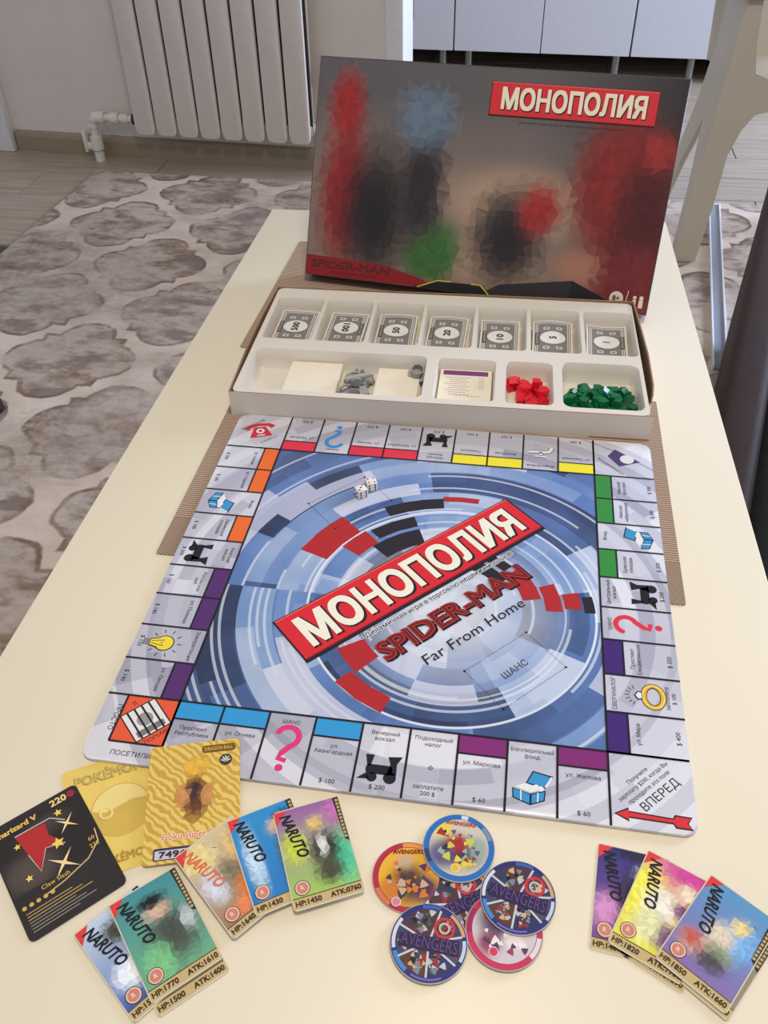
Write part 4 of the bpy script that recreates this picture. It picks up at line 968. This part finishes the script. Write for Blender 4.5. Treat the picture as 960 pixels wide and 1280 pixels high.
# ------------------------------------------------------------------ trading cards on the table
GOLDK = RAW(196, 172, 118)
M_CEDGE = grain_mat('card_edge_white', RAW(210, 200, 176), 0.6, 0.03)
def small_card(c, ang, z, label, base, spots, hp, atk, film=True, tilt=(0, 0), word='NARUTO', ink=None):
    w, h = 0.046, 0.070
    o = slab('trading_card', rrect(w, h, 0.0025, 4), 0, 0.0005, M_CEDGE, None, (c[0], c[1], TT + z), (math.radians(tilt[0]), math.radians(tilt[1]), math.radians(ang)))
    tag(o, label, 'trading card', 'small trading cards on the table')
    ys = -h / 2 + 0.0078
    a = Art(); a.grad(-w / 2 + .0007, w / 2 - .0007, ys, h / 2 - .0007, 14, 20, blobs(base, spots), 1)
    a.facets(-w / 2 + .0007, w / 2 - .0007, ys, h / 2 - .0007, 13, 18, blobs(base, spots), weight(spots), 0.14, 2, int(z * 1e6) + int(ang))
    a.build('artwork', PRINT_CARD, o, (0, 0, 0.0005))
    a = Art(); a.rect(-w / 2 + .0007, w / 2 - .0007, -h / 2 + .001, ys, GOLDK, 1)
    a.rect(-w / 2 + .0007, w / 2 - .0007, ys - .0004, ys + .0002, RAW(80, 62, 36), 2)
    a.btext('HP:' + hp, -w / 2 + .0020, -h / 2 + .0026, .0034, RAW(64, 46, 30), 3, .00025, align='L', width=.0165); a.btext('ATK:' + atk, w / 2 - .0020, -h / 2 + .0026, .0034, RAW(64, 46, 30), 3, .00025, align='R', width=.0195)
    a.build('stat_strip', PRINT_CARD, o, (0, 0, 0.0005))
    a = Art()
    if film:
        a.poly([(w / 2 - .0046, h / 2 - .001), (w / 2 - .0007, h / 2 - .001), (w / 2 - .0007, h / 2 - .034), (w / 2 - .0034, h / 2 - .032)], RAW(46, 38, 34), 3)
        for k in range(11): a.rect(w / 2 - .0032, w / 2 - .0014, h / 2 - .0042 - .0027 * k, h / 2 - .0024 - .0027 * k, RAW(188, 164, 112), 4)
        a.build('film_edge', PRINT_CARD, o, (0, 0, 0.0005))
    a = Art(); a.poly([(-w / 2 + .0008, h / 2 - .0008), (-w / 2 + .0098, h / 2 - .0008), (-w / 2 + .0008, h / 2 - .0105)], RAW(218, 62, 58), 4); a.build('red_corner', PRINT_CARD, o, (0, 0, 0.0005))
    a = Art(); a.btext(word, -w / 2 + .0072, h / 2 - .0205, .0078, ink or RAW(30, 26, 30), 5, .00035, rot=math.radians(-78), width=.032, slant=.25); a.build('series_lettering', PRINT_CARD, o, (0, 0, 0.0005))
    a = Art(); a.circ(-w / 2 + .0082, ys + .0058, .0050, RAW(96, 44, 40), 5, 20); a.circ(-w / 2 + .0082, ys + .0058, .0045, RAW(226, 202, 182), 6, 20); a.circ(-w / 2 + .0082, ys + .0058, .0037, RAW(206, 128, 108), 7, 20); a.text('R', -w / 2 + .0082, ys + .0045, .0030, RAW(240, 226, 210), 8); a.build('rarity_badge', PRINT_CARD, o, (0, 0, 0.0005))
    return o
def two(c0, c1, ax='v'): return (lambda u, v: mixc(c0, c1, v)) if ax == 'v' else (lambda u, v: mixc(c0, c1, u))
# lower left fan
small_card((-0.1085, -0.3325), 43, 0.0004, 'trading card at the bottom of the teal card fan, only its gold edge showing', RAW(150, 140, 110), [], '1500', '1400')
small_card((-0.128, -0.3394), 52.9, 0.0010, 'blue and white wave trading card fanned under the teal card', two(RAW(60, 92, 168), RAW(190, 206, 222)), [(.3, .3, .25, .16, RAW(232, 238, 244)), (.7, .55, .2, .2, RAW(60, 90, 160)), (.45, .75, .2, .14, RAW(70, 70, 56)), (.75, .8, .2, .14, RAW(88, 130, 186))], '1550', '1720')
small_card((-0.1143, -0.3265), 43.1, 0.0017, 'teal trading card with a dark olive patch lying on the lower card fan', two(RAW(110, 170, 130), RAW(66, 140, 148)), [(.6, .38, .36, .30, RAW(72, 80, 70)), (.52, .68, .20, .10, RAW(208, 172, 148)), (.5, .80, .22, .08, RAW(28, 26, 30)), (.86, .45, .10, .14, RAW(188, 196, 196)), (.30, .2, .2, .2, RAW(120, 190, 130))], '1770', '1610')
# middle fan
o = small_card((-0.0819, -0.2862), 50.0, 0.0038, 'orange and cream patchy trading card lying on the gold foil card', two(RAW(150, 120, 96), RAW(210, 190, 150)), [(.25, .8, .25, .18, RAW(232, 214, 140)), (.5, .45, .25, .2, RAW(128, 116, 92)), (.65, .25, .24, .16, RAW(228, 120, 50)), (.2, .45, .18, .2, RAW(206, 208, 220)), (.8, .7, .2, .2, RAW(226, 190, 120)), (.5, .1, .4, .1, RAW(226, 130, 80))], '1640', '1500', film=False, ink=RAW(216, 112, 70))
small_card((-0.0585, -0.2695), 31.9, 0.0045, 'sky blue trading card fanned between the orange and the rainbow card', two(RAW(40, 120, 190), RAW(50, 140, 196)), [(.2, .45, .12, .4, RAW(190, 216, 232)), (.72, .38, .16, .30, RAW(92, 96, 66)), (.68, .75, .16, .10, RAW(220, 184, 150)), (.8, .85, .15, .06, RAW(36, 32, 36))], '1430', '1380')
small_card((-0.031, -0.2638), 25.4, 0.0052, 'shimmering purple and lime trading card topmost of the middle fan', two(RAW(160, 196, 90), RAW(150, 96, 160)), [(.85, .30, .2, .3, RAW(80, 196, 150)), (.2, .55, .2, .2, RAW(196, 206, 70)), (.62, .45, .24, .22, RAW(50, 46, 46)), (.60, .50, .07, .14, RAW(216, 214, 208)), (.62, .20, .22, .14, RAW(72, 72, 54)), (.56, .76, .13, .09, RAW(222, 192, 110)), (.9, .85, .2, .15, RAW(190, 110, 170))], '1450', '0760')
# right fan
small_card((0.1706, -0.2664), -6.2, 0.0001, 'dark violet trading card lying partly under the yellow card', two(RAW(120, 76, 140), RAW(52, 54, 128)), [(.55, .40, .26, .40, RAW(40, 34, 38)), (.68, .76, .16, .09, RAW(176, 174, 168)), (.15, .3, .2, .2, RAW(206, 140, 190)), (.5, .95, .3, .06, RAW(44, 40, 60))], '1400', '1300')
small_card((0.1925, -0.2755), -27.0, 0.0001, 'trading card under the yellow one, only its gold edge showing', RAW(160, 140, 110), [], '1380', '1290')
small_card((0.190, -0.2713), -24.6, 0.0011, 'yellow and magenta trading card lying over the dark violet one', two(RAW(226, 226, 70), RAW(214, 110, 150)), [(.1, .55, .3, .35, RAW(236, 232, 80)), (.7, .95, .4, .15, RAW(206, 70, 150)), (.42, .5, .26, .2, RAW(236, 232, 214)), (.75, .55, .18, .10, RAW(120, 76, 120)), (.70, .75, .16, .10, RAW(238, 220, 190)), (.62, .22, .22, .15, RAW(118, 74, 116)), (.35, .25, .2, .2, RAW(228, 226, 170))], '1820', '1900')
small_card((0.2225, -0.2870), -36.0, 0.0011, 'trading card under the light blue one, only its edge showing', RAW(150, 140, 120), [], '1320', '1210')
small_card((0.2207, -0.2835), -34.8, 0.0021, 'light blue and lilac trading card overlapping the yellow card', two(RAW(132, 110, 170), RAW(90, 150, 196)), [(.72, .55, .25, .25, RAW(120, 176, 226)), (.5, .48, .20, .17, RAW(222, 206, 180)), (.30, .26, .25, .12, RAW(208, 160, 150)), (.60, .32, .2, .1, RAW(134, 148, 110)), (.66, .70, .13, .09, RAW(234, 212, 120)), (.55, .2, .22, .1, RAW(76, 72, 78)), (.22, .30, .14, .10, RAW(196, 90, 76))], '1850', '1660', film=True)

# large foil cards
def foil_mat(name, c0, c1, wave):
    m, nt, b = new_mat(name, 0.34, 0.5, 0.15); N = NT(nt); o = N.obj()
    w = N.n('ShaderNodeTexWave', wave_type='BANDS', bands_direction='DIAGONAL'); N.put(w.inputs['Vector'], o); w.inputs['Scale'].default_value = wave; w.inputs['Distortion'].default_value = 7.0; w.inputs['Detail'].default_value = 2.0; w.inputs['Detail Scale'].default_value = 0.9
    nt.links.new(N.ramp(w.outputs['Fac'], [(0.3, c0), (0.7, c1)]), b.inputs['Base Color']); N.bump(w.outputs['Fac'], 0.35, 0.0006, b); return m
M_GOLD1 = grain_mat('plain_gold_foil', RAW(238, 206, 104), 0.36, 0.05, 40, metal=0.15)
M_GOLD1D = grain_mat('embossed_gold_foil', RAW(214, 180, 84), 0.4, 0.05, 40, metal=0.15)
M_GOLD1L = grain_mat('bright_gold_foil', RAW(242, 218, 136), 0.3, 0.05, 40, metal=0.15)
M_GOLD2 = foil_mat('rippled_gold_foil', RAW(206, 164, 62), RAW(234, 202, 108), 95.0)
GW, GH = 0.064, 0.089
g1 = slab('trading_card', rrect(GW, GH, 0.003, 4), 0, 0.0006, M_GOLD1, None, (-0.1756, -0.2535, TT + 0.0029), (0, math.radians(0.6), math.radians(29.2)))
g1.location.z = TT + 0.0001
tag(g1, 'plain gold foil card with an embossed disc, fanned under the black card', 'trading card')
slab('embossed_disc', [(0.0205 * math.cos(2 * PI * k / 36), 0.0205 * math.sin(2 * PI * k / 36)) for k in range(36)], 0.0005, 0.0008, M_GOLD1D, g1, (0.004, 0.001, 0))
pts = [(0.0195 * math.cos(math.radians(12 + 156 * k / 20)), 0.0195 * math.sin(math.radians(12 + 156 * k / 20))) for k in range(21)] + [(-0.010, 0.0005), (-0.002, 0.0025), (0.008, 0.0050)]
slab('embossed_half', pts, 0.0008, 0.0009, M_GOLD1L, g1, (0.004, 0.001, 0))
bm = bmesh.new(); lathe_bm(bm, [(0.0048, 0.0008), (0.0046, 0.0013), (0.0034, 0.0013), (0.0032, 0.0009)], 20, Matrix.Translation((-0.006, 0.001, 0)), cap=False); link('embossed_ring', bm_mesh(bm, 'embossed_ring', True), M_GOLD1L, g1)
a = Art(); a.btext('POKÉMON', 0, 0.0285, 0.0080, RAW(206, 168, 74), 3, .0006, width=.048); a.text('POKÉMON', 0.0003, 0.0288, 0.0080, RAW(240, 214, 130), 4.5, width=.048)
a.build('embossed_lettering', PRINT_FOIL, g1, (0, 0, 0.0006))
a = Art(); a.btext('POKÉMON', 0.002, -0.0375, 0.0060, RAW(204, 166, 70), 3, .0004, width=.036); a.build('embossed_lettering', PRINT_FOIL, g1, (0, 0, 0.0006))
g2 = slab('trading_card', rrect(GW, GH, 0.003, 4), 0, 0.0006, M_GOLD2, None, (-0.1241, -0.2381, TT + 0.0040), (0, 0, math.radians(15.8)))
g2.location.z = BZ + 0.0026; g2.rotation_euler = (math.radians(1.4), math.radians(0.3), math.radians(15.8))
tag(g2, 'rippled gold foil card with a dark patch lying across the board edge', 'trading card')
a = Art(); gsp = [(.52, .50, .17, .26, RAW(96, 52, 36)), (.5, .58, .14, .09, RAW(58, 42, 48)), (.36, .52, .1, .12, RAW(200, 140, 84)), (.68, .52, .1, .12, RAW(200, 140, 84)), (.52, .84, .2, .10, RAW(222, 174, 66))]
a.facets(-.028, .028, -.034, .036, 15, 17, blobs(RAW(206, 160, 60), gsp), weight(gsp), .38, 2, 11)
a.build('artwork_patch', PRINT_CARD, g2, (0, 0, 0.0006))
a = Art(); a.btext('Goku Super Saiyan', 0.003, -.0285, .0050, RAW(238, 222, 190), 3, .0006, width=.046); a.text('Goku Super Saiyan', 0.003, -.0285, .0050, RAW(206, 48, 40), 4, width=.046); a.build('name_lettering', PRINT_CARD, g2, (0, 0, 0.0006))
a = Art(); a.rr(-.010, -.038, .030, .0085, .0015, RAW(52, 50, 70), 3); a.rr(-.010, -.0385, .028, .0062, .001, RAW(196, 190, 196), 4); a.btext('74966', -.010, -.0405, .0044, RAW(40, 36, 60), 5, .0003, width=.022); a.build('number_plate', PRINT_CARD, g2, (0, 0, 0.0006))
a = Art(); a.rr(.017, .038, .024, .0060, .002, RAW(120, 84, 30), 3); a.text('DRAGON BALL', .017, .0367, .0030, RAW(226, 190, 96), 4, width=.020); a.build('series_badge', PRINT_CARD, g2, (0, 0, 0.0006))
a = Art(); a.circ(.022, .028, .0046, RAW(60, 66, 60), 3, 20)
for k in range(5):
    t = math.radians(20 + 35 * k); a.line(.022, .0265, .022 + .0036 * math.cos(t), .0265 + .0046 * math.sin(t), .0010, RAW(206, 200, 180), 4)
a.build('leaf_badge', PRINT_CARD, g2, (0, 0, 0.0006))
# black card
M_BLK = grain_mat('black_foil_card', RAW(44, 38, 36), 0.35, 0.15, 25)
bc = slab('trading_card', rrect(GW, GH, 0.004, 5), 0, 0.0007, M_BLK, None, (-0.2027, -0.2912, TT + 0.0009), (0, 0, math.radians(45.5)))
tag(bc, 'black trading card with gold stars and a red patch lying on the gold card', 'trading card')
GOLD = RAW(226, 186, 84)
a = Art(); a.grad(-.031, .031, -.012, .036, 14, 12, blobs(RAW(42, 37, 36), [(.25, .25, .3, .3, RAW(84, 72, 66)), (.55, .8, .3, .15, RAW(70, 60, 56))]), 1)
a.poly([(-.016, .030), (.004, .028), (.003, .018), (.010, .006), (-.002, .010), (-.010, -.004), (-.013, .012)], RAW(176, 46, 44), 3); a.path([(-.016, .030), (.008, .0295), (.016, .022)], .0008, RAW(196, 190, 180), 4); a.path([(-.013, .012), (-.010, -.004), (-.002, .010), (.010, .006)], .0006, RAW(196, 190, 180), 4)
a.build('artwork_patch', PRINT_CARD, bc, (0, 0, 0.0007))['label'] = 'red angular patch on black'
def star(a, cx, cy, r, n, k, col, z, rot=0.0): a.poly([(cx + (r if q % 2 == 0 else r * k) * math.cos(rot + PI * q / n), cy + (r if q % 2 == 0 else r * k) * math.sin(rot + PI * q / n)) for q in range(2 * n)], col, z)
for x, y, r, n, k in ((.014, .030, .0030, 5, .45), (.006, .0085, .0046, 5, .45), (-.017, .022, .0025, 5, .45), (-.018, -.004, .0027, 5, .45), (.016, .019, .0085, 4, .14), (.004, -.007, .0115, 4, .13)):
    a = Art(); star(a, x, y, r, n, k, RAW(236, 206, 90) if n == 5 else RAW(240, 212, 150), 5, .3 if n == 5 else -PI / 4); a.build('gold_star', PRINT_CARD, bc, (0, 0, 0.0007))
a = Art(); a.btext('Charizard V', -.029, .0345, .0042, GOLD, 5, .0003, align='L', width=.030); a.btext('220', .0175, .0365, .0052, RAW(232, 206, 130), 5, .0003, width=.011); a.circ(.0265, .0388, .0028, RAW(150, 40, 60), 5, 16)
a.build('name_lettering', PRINT_CARD, bc, (0, 0, 0.0007))
a = Art(); a.text('Claw Slash', -.014, -.0165, .0032, GOLD, 5, align='L'); a.text('60', .025, -.0030, .0032, GOLD, 5); a.text('220', .025, -.0085, .0032, GOLD, 5)
for k in range(5): a.circ(-.0275 + .0046 * k, -.0215, .0015, RAW(206, 170, 80), 5, 10)
for k in range(7):
    yy = -.0265 - .0022 * k; a.rect(-.028, -.028 + .030 + .012 * ((k * 7) % 3) / 2, yy, yy + .0007, RAW(176, 150, 92) if k < 3 else RAW(140, 132, 120), 5)
a.build('gold_lettering', PRINT_CARD, bc, (0, 0, 0.0007))
a = Art(); a.path([(.030 - .0005, .004), (.028, -.006), (.018, -.014), (.0, -.019), (-.014, -.021)], .0009, RAW(206, 176, 120), 4); a.build('gold_sweep', PRINT_CARD, bc, (0, 0, 0.0007))

# ------------------------------------------------------------------ round cardboard discs
DRAD = 0.0238
M_DEDGE = grain_mat('disc_card_edge', RAW(186, 178, 176), 0.6, 0.04)
disc_me = None
def disc(c, z, rot, label, kind):
    global disc_me
    if disc_me is None:
        bm = bmesh.new(); lathe_bm(bm, [(DRAD - .0003, 0), (DRAD, .0003), (DRAD, .0009), (DRAD - .0003, .0012)], 48); disc_me = bm_mesh(bm, 'disc', True); disc_me.materials.append(M_DEDGE)
    o = link('collectible_disc', disc_me, None, None, (c[0], c[1], TT + z), (0, 0, math.radians(rot))); tag(o, label, 'disc', 'round cardboard discs on the table')
    r = DRAD - .0005; P = lambda a_, nm: a_.build(nm, PRINT_CARD, o, (0, 0, 0.0012 - 0.00004))
    rnd = random.Random(int(c[0] * 1e5))
    if kind == 'team':
        a = Art(); a.circ(0, 0, r, RAW(40, 46, 112), 1, 48); P(a, 'rim')
        for r0, r1, a0, a1, cl in ((.88, .97, 150, 200, RAW(206, 210, 220)), (.86, .97, 205, 240, RAW(66, 132, 196)), (.88, .97, 20, 60, RAW(206, 160, 110)), (.88, .97, -20, 14, RAW(196, 202, 214)), (.90, .95, 250, 300, RAW(112, 100, 170)), (.88, .97, 80, 110, RAW(60, 96, 170))):
            P(Art().arc(0, 0, r * r0, r * r1, a0, a1, cl, 2), 'rim_mark')
        cuts = [20, 78, 160, 215, 275, 330]; cols = [RAW(64, 58, 88), RAW(78, 50, 58), RAW(60, 66, 104), RAW(92, 56, 44), RAW(44, 50, 92), RAW(70, 74, 100)]
        for q in range(6):
            a0, a1 = cuts[q], cuts[(q + 1) % 6] + (360 if q == 5 else 0)
            a = Art(); a.arc(0, 0, r * .12, r * .86, a0 + 2, a1 - 2, cols[q], 2)
            for m_ in range(20):
                t = math.radians(rnd.uniform(a0 + 10, a1 - 10)); rr_ = r * rnd.uniform(.36, .78); s_ = r * rnd.uniform(.04, .10)
                star(a, rr_ * math.cos(t), rr_ * math.sin(t), s_ * 1.2, 3, .6, rnd.choice([RAW(24, 22, 34), RAW(150, 44, 48), RAW(120, 128, 150), RAW(206, 170, 120), RAW(36, 60, 110), RAW(70, 96, 60), RAW(186, 190, 200)]), 3 + .09 * m_, rnd.uniform(0, 6))
            P(a, 'picture_wedge')
        a = Art()
        for q in cuts: t = math.radians(q); a.line(r * .1 * math.cos(t), r * .1 * math.sin(t), r * .88 * math.cos(t), r * .88 * math.sin(t), .0013, RAW(196, 198, 206), 5)
        P(a, 'white_spokes')
        a = Art(); a.arc(.008, .010, .0048, .0066, 0, 360, RAW(196, 52, 52), 6); a.arc(.008, .010, .0022, .0036, 0, 360, RAW(206, 170, 160), 6); P(a, 'red_rings')
        a = Art(); a.poly([(-r * .80, .0022), (r * .78, .0046), (r * .82, -.0050), (-r * .76, -.0058)], RAW(48, 34, 78), 7)
        a.btext('AVENGERS', 0, -.0042, .0078, RAW(30, 20, 52), 8, .0006, width=r * 1.5); a.text('AVENGERS', .0002, -.0040, .0078, RAW(92, 68, 124), 9, width=r * 1.5); P(a, 'team_lettering')
    else:
        rim, bgc, spots, word = kind
        a = Art(); a.circ(0, 0, r, rim[0], 1, 48); P(a, 'rim')
        for a0, a1, cl in rim[1]: P(Art().arc(0, 0, r * .86, r * .98, a0, a1, cl, 2), 'rim_mark')
        a = Art(); n = 40; b0 = blobs(bgc, spots)
        for ring_ in range(6):
            for q in range(n):
                pt = lambda i, j: (r * .84 * i / 6 * math.cos(2 * PI * j / n), r * .84 * i / 6 * math.sin(2 * PI * j / n))
                cc_ = [(ring_, q), (ring_ + 1, q), (ring_ + 1, q + 1), (ring_, q + 1)]
                ps = [pt(*k_) for k_ in cc_]; a.poly(ps if ring_ else ps[1:3] + [ps[0]], [b0(p_[0] / r / 2 + .5, p_[1] / r / 2 + .5) for p_ in (ps if ring_ else ps[1:3] + [ps[0]])], 3)
        P(a, 'picture')
        a = Art()
        for m_ in range(34):
            star(a, rnd.uniform(-.55, .55) * r, rnd.uniform(-.55, .45) * r, r * rnd.uniform(.05, .16), 3, .6, rnd.choice(spots)[4], 4 + .05 * m_, rnd.uniform(0, 6))
        P(a, 'picture_shards')
        a = Art(); a.circ(*[r * q for q in word[1]], .0030, WHITE, 7, 16); a.circ(*[r * q for q in word[1]], .0026, word[2], 8, 16)
        a.btext(word[0], 0, r * .66, .0028, word[3], 8, .0002, width=.020); P(a, 'badge_and_lettering')
    return o
W_ = RAW(214, 214, 220)
disc((0.0303, -0.2703), 0.0000, 8, 'yellow-orange disc with a crimson rim beside the blue-rimmed disc', ((RAW(176, 44, 66), [(60, 100, RAW(226, 150, 60)), (200, 235, RAW(206, 120, 70))]), RAW(232, 174, 50), [(.5, .40, .28, .30, RAW(70, 54, 46)), (.45, .72, .12, .10, RAW(196, 166, 140)), (.75, .3, .2, .2, RAW(96, 50, 84)), (.25, .3, .2, .2, RAW(206, 120, 50))], ('AVENGERS', (-.35, -.70), RAW(206, 130, 150), RAW(120, 40, 40))))
disc((0.0654, -0.2830), 0.0000, 30, 'grey and dark blue disc buried in the middle of the disc pile', 'team')
disc((0.0926, -0.2964), 0.0018, 0, 'disc with a pink rim and pale centre, partly under a dark blue disc', ((RAW(196, 48, 88), [(-40, -5, W_), (150, 190, RAW(150, 40, 90))]), RAW(206, 196, 200), [(.40, .62, .25, .30, RAW(86, 60, 100)), (.62, .40, .14, .12, RAW(236, 226, 226)), (.3, .3, .16, .16, RAW(150, 60, 90)), (.5, .78, .25, .2, RAW(70, 64, 84))], ('MARVEL', (-.25, -.58), RAW(206, 60, 90), RAW(150, 130, 60))))
disc((0.0605, -0.2468), 0.0019, 0, 'disc with a bright blue rim and a red and dark picture nearest the board', ((RAW(40, 108, 182), [(78, 90, W_), (20, 46, RAW(126, 140, 160)), (190, 215, RAW(60, 60, 90))]), RAW(206, 196, 180), [(.5, .42, .36, .24, RAW(52, 46, 60)), (.46, .55, .18, .14, RAW(168, 44, 50)), (.25, .75, .16, .14, RAW(226, 206, 70)), (.78, .5, .14, .2, RAW(150, 170, 160)), (.25, .35, .2, .2, RAW(96, 90, 130)), (.55, .25, .08, .06, RAW(206, 196, 80))], ('AVENGERS', (-.05, -.62), RAW(226, 180, 50), RAW(176, 60, 50))))
disc((0.0477, -0.3101), 0.0021, -4, 'dark blue team disc lying farthest from the board in the disc pile', 'team')
disc((0.1001, -0.2752), 0.0037, -14, 'dark blue team disc lying over the pink-rimmed disc', 'team')

# ------------------------------------------------------------------ cream moulded chair behind the table, metal bar, sofa, shoe
M_CHAIR = grain_mat('cream_moulded_plastic', RAW(206, 196, 178), 0.45, 0.03, 6)
ch = thing('armchair', (0.78, 2.05, 0.0), 0, 'cream moulded plastic armchair with splayed legs standing on the rug', 'chair')
def xl(z): return [0.500, 0.508, 0.517, 0.528, 0.535, 0.545][min(5, int(z / 0.13))] if False else 0.500 + 0.045 * min(1.0, z / 0.65)
CXm = 0.78
half = [(0.500, 0.009), (0.508, 0.15), (0.517, 0.25), (0.528, 0.40), (0.535, 0.50), (0.545, 0.66), (0.578, 0.66), (0.586, 0.56), (0.600, 0.495), (0.640, 0.480), (0.78, 0.478)]
low = [(0.78, 0.415), (0.66, 0.410), (0.623, 0.400), (0.600, 0.365), (0.580, 0.30), (0.574, 0.16), (0.560, 0.009)]
def mir(p): return [(2 * CXm - x, z) for x, z in p]
outline = half + mir(half)[::-1][1:] + mir(low)[::-1] + low[1:]
def upright(pts, y0, y1, nm):
    bm = bmesh.new(); prism(bm, pts, 0, y1 - y0)
    bmesh.ops.transform(bm, matrix=Matrix(((1, 0, 0, 0), (0, 0, 1, y0), (0, 1, 0, 0), (0, 0, 0, 1))), verts=bm.verts)
    bmesh.ops.translate(bm, verts=bm.verts, vec=(-0.78, -2.05, 0)); return link(nm, bm_mesh(bm, nm), M_CHAIR, ch)
upright(outline, 1.85, 1.866, 'front_frame')
sd = [(1.852, 0.009), (1.852, 0.655), (2.10, 0.655), (2.085, 0.5), (2.12, 0.36), (2.20, 0.19), (2.28, 0.009), (2.225, 0.009), (2.12, 0.19), (1.985, 0.35), (1.93, 0.19), (1.905, 0.009)]
for sgn in (1, -1):
    bm = bmesh.new(); A_, B_ = [], []
    for y, z in sd:
        x = xl(z) - 0.05 * max(0, (y - 2.1)) * (1 if z < .4 else 0)
        x2 = x + 0.014
        if sgn < 0: x, x2 = 2 * CXm - x, 2 * CXm - x2
        A_.append(bm.verts.new((x - .78, y - 2.05, z))); B_.append(bm.verts.new((x2 - .78, y - 2.05, z)))
    bm.faces.new(A_); bm.faces.new(B_[::-1]); n = len(A_)
    for i in range(n): bm.faces.new((A_[i], B_[i], B_[(i + 1) % n], A_[(i + 1) % n]))
    link('side_frame', bm_mesh(bm, 'side_frame'), M_CHAIR, ch)
    xa = 0.545 if sgn > 0 else 2 * CXm - 0.545
    box('armrest', xa - 0.03 - .78 if sgn > 0 else xa - 0.045 - .78, xa + 0.045 - .78 if sgn > 0 else xa + 0.03 - .78, -0.22, 0.16, 0.652, 0.680, M_CHAIR, ch, 0.010, 3)
box('seat', -0.235, 0.235, -0.19, 0.17, 0.435, 0.455, M_CHAIR, ch, 0.008, 3)
bm = bmesh.new(); b2 = bmesh.new(); prism(b2, [(-.24, .44), (.24, .44), (.25, .80), (.18, .86), (-.18, .86), (-.25, .80)], 0.0, 0.016)
bmesh.ops.transform(b2, matrix=Matrix(((1, 0, 0, 0), (0, .18, 1, .06), (0, 1, 0, 0), (0, 0, 0, 1))), verts=b2.verts); merge(bm, b2); link('backrest', bm_mesh(bm, 'backrest'), M_CHAIR, ch)

M_BAR = grain_mat('pale_grey_metal', RAW(140, 144, 154), 0.4, 0.03, 20)
th = math.atan2(0.97, 0.11)
bar = thing('floor_rail', (0.607, 1.765, 0.0085), th, 'pale grey metal rail lying on the rug between the chair and the brown sofa', 'rail')
box('rail_bed', -0.49, 0.49, -0.014, 0.014, 0.0, 0.008, M_BAR, bar)
for s_ in (-1, 1): box('rail_lip', -0.49, 0.49, s_ * 0.0150 - 0.0022, s_ * 0.0150 + 0.0022, 0.0, 0.014, M_TRIM, bar, 0.0008, 1)

def leather(name, col):
    m, nt, b = new_mat(name, 0.62, 0.25); N = NT(nt); v = N.n('ShaderNodeTexVoronoi'); N.put(v.inputs['Vector'], N.obj()); v.inputs['Scale'].default_value = 160
    nz = N.noise(N.obj(), 9.0, 4.0); nt.links.new(N.ramp(nz, [(0.3, tuple(c * .75 for c in col[:3]) + (1,)), (0.7, col)]), b.inputs['Base Color']); N.bump(v.outputs['Distance'], 0.25, 0.001, b); return m
M_LEA = leather('dark_brown_leather', RAW(54, 36, 28)); M_CUS = grain_mat('charcoal_fabric', RAW(40, 41, 43), 0.9, 0.2, 200, spec=0.1, bump=0.3)
sf = thing('sofa', (0.3521, 0.4892, 0.0), math.radians(76.0), 'dark brown leather sofa with charcoal cushions beside the coffee table', 'sofa')
box('front_rail', -0.62, 0.95, -0.060, 0.0, 0.05, 0.430, M_LEA, sf, 0.016, 4)
box('seat_base', -0.60, 0.93, -0.75, -0.06, 0.05, 0.33, M_LEA, sf, 0.02, 3)
for k in range(2): box('seat_cushion', -0.59 + k * 0.755, 0.155 + k * 0.765, -0.72, -0.056, 0.325, 0.412, M_CUS, sf, 0.03, 4)
box('backrest', -0.62, 0.95, -0.92, -0.74, 0.05, 0.82, M_LEA, sf, 0.05, 4)
for x in (-0.56, 0.88):
    for y in (-0.06, -0.86): box('foot', x - .025, x + .025, y - .0, y + .05, 0.0088, 0.055, M_DARK, sf)

M_SHOE = grain_mat('black_rubber', RAW(30, 28, 32), 0.5, 0.1)
sh = thing('slipper', (-1.105, 0.905, 0.0085), math.radians(0), 'black slipper lying on the rug beside the coffee table', 'slipper')
prof = [(-.20, .028), (-.17, .036), (-.10, .036), (-.03, .042), (.03, .044), (.06, .036), (.078, .016)]
slab('sole', [(x, -w_) for x, w_ in prof] + [(x, w_) for x, w_ in prof[::-1]], 0, 0.022, M_SHOE, sh, bev=0.004)
bm = bmesh.new(); G = []
for x, w_, hh in ((-.06, .040, .062), (-.02, .042, .066), (.03, .043, .056), (.06, .035, .042), (.078, .015, .026)):
    G.append([bm.verts.new((x, w_ * math.cos(t), .018 + (hh - .018) * math.sin(t))) for t in [PI * k / 10 for k in range(11)]])
for g0, g1_ in zip(G, G[1:]):
    for k in range(10): bm.faces.new((g0[k], g0[k + 1], g1_[k + 1], g1_[k]))
bm.faces.new(G[-1])
link('upper', bm_mesh(bm, 'upper', True), M_SHOE, sh)
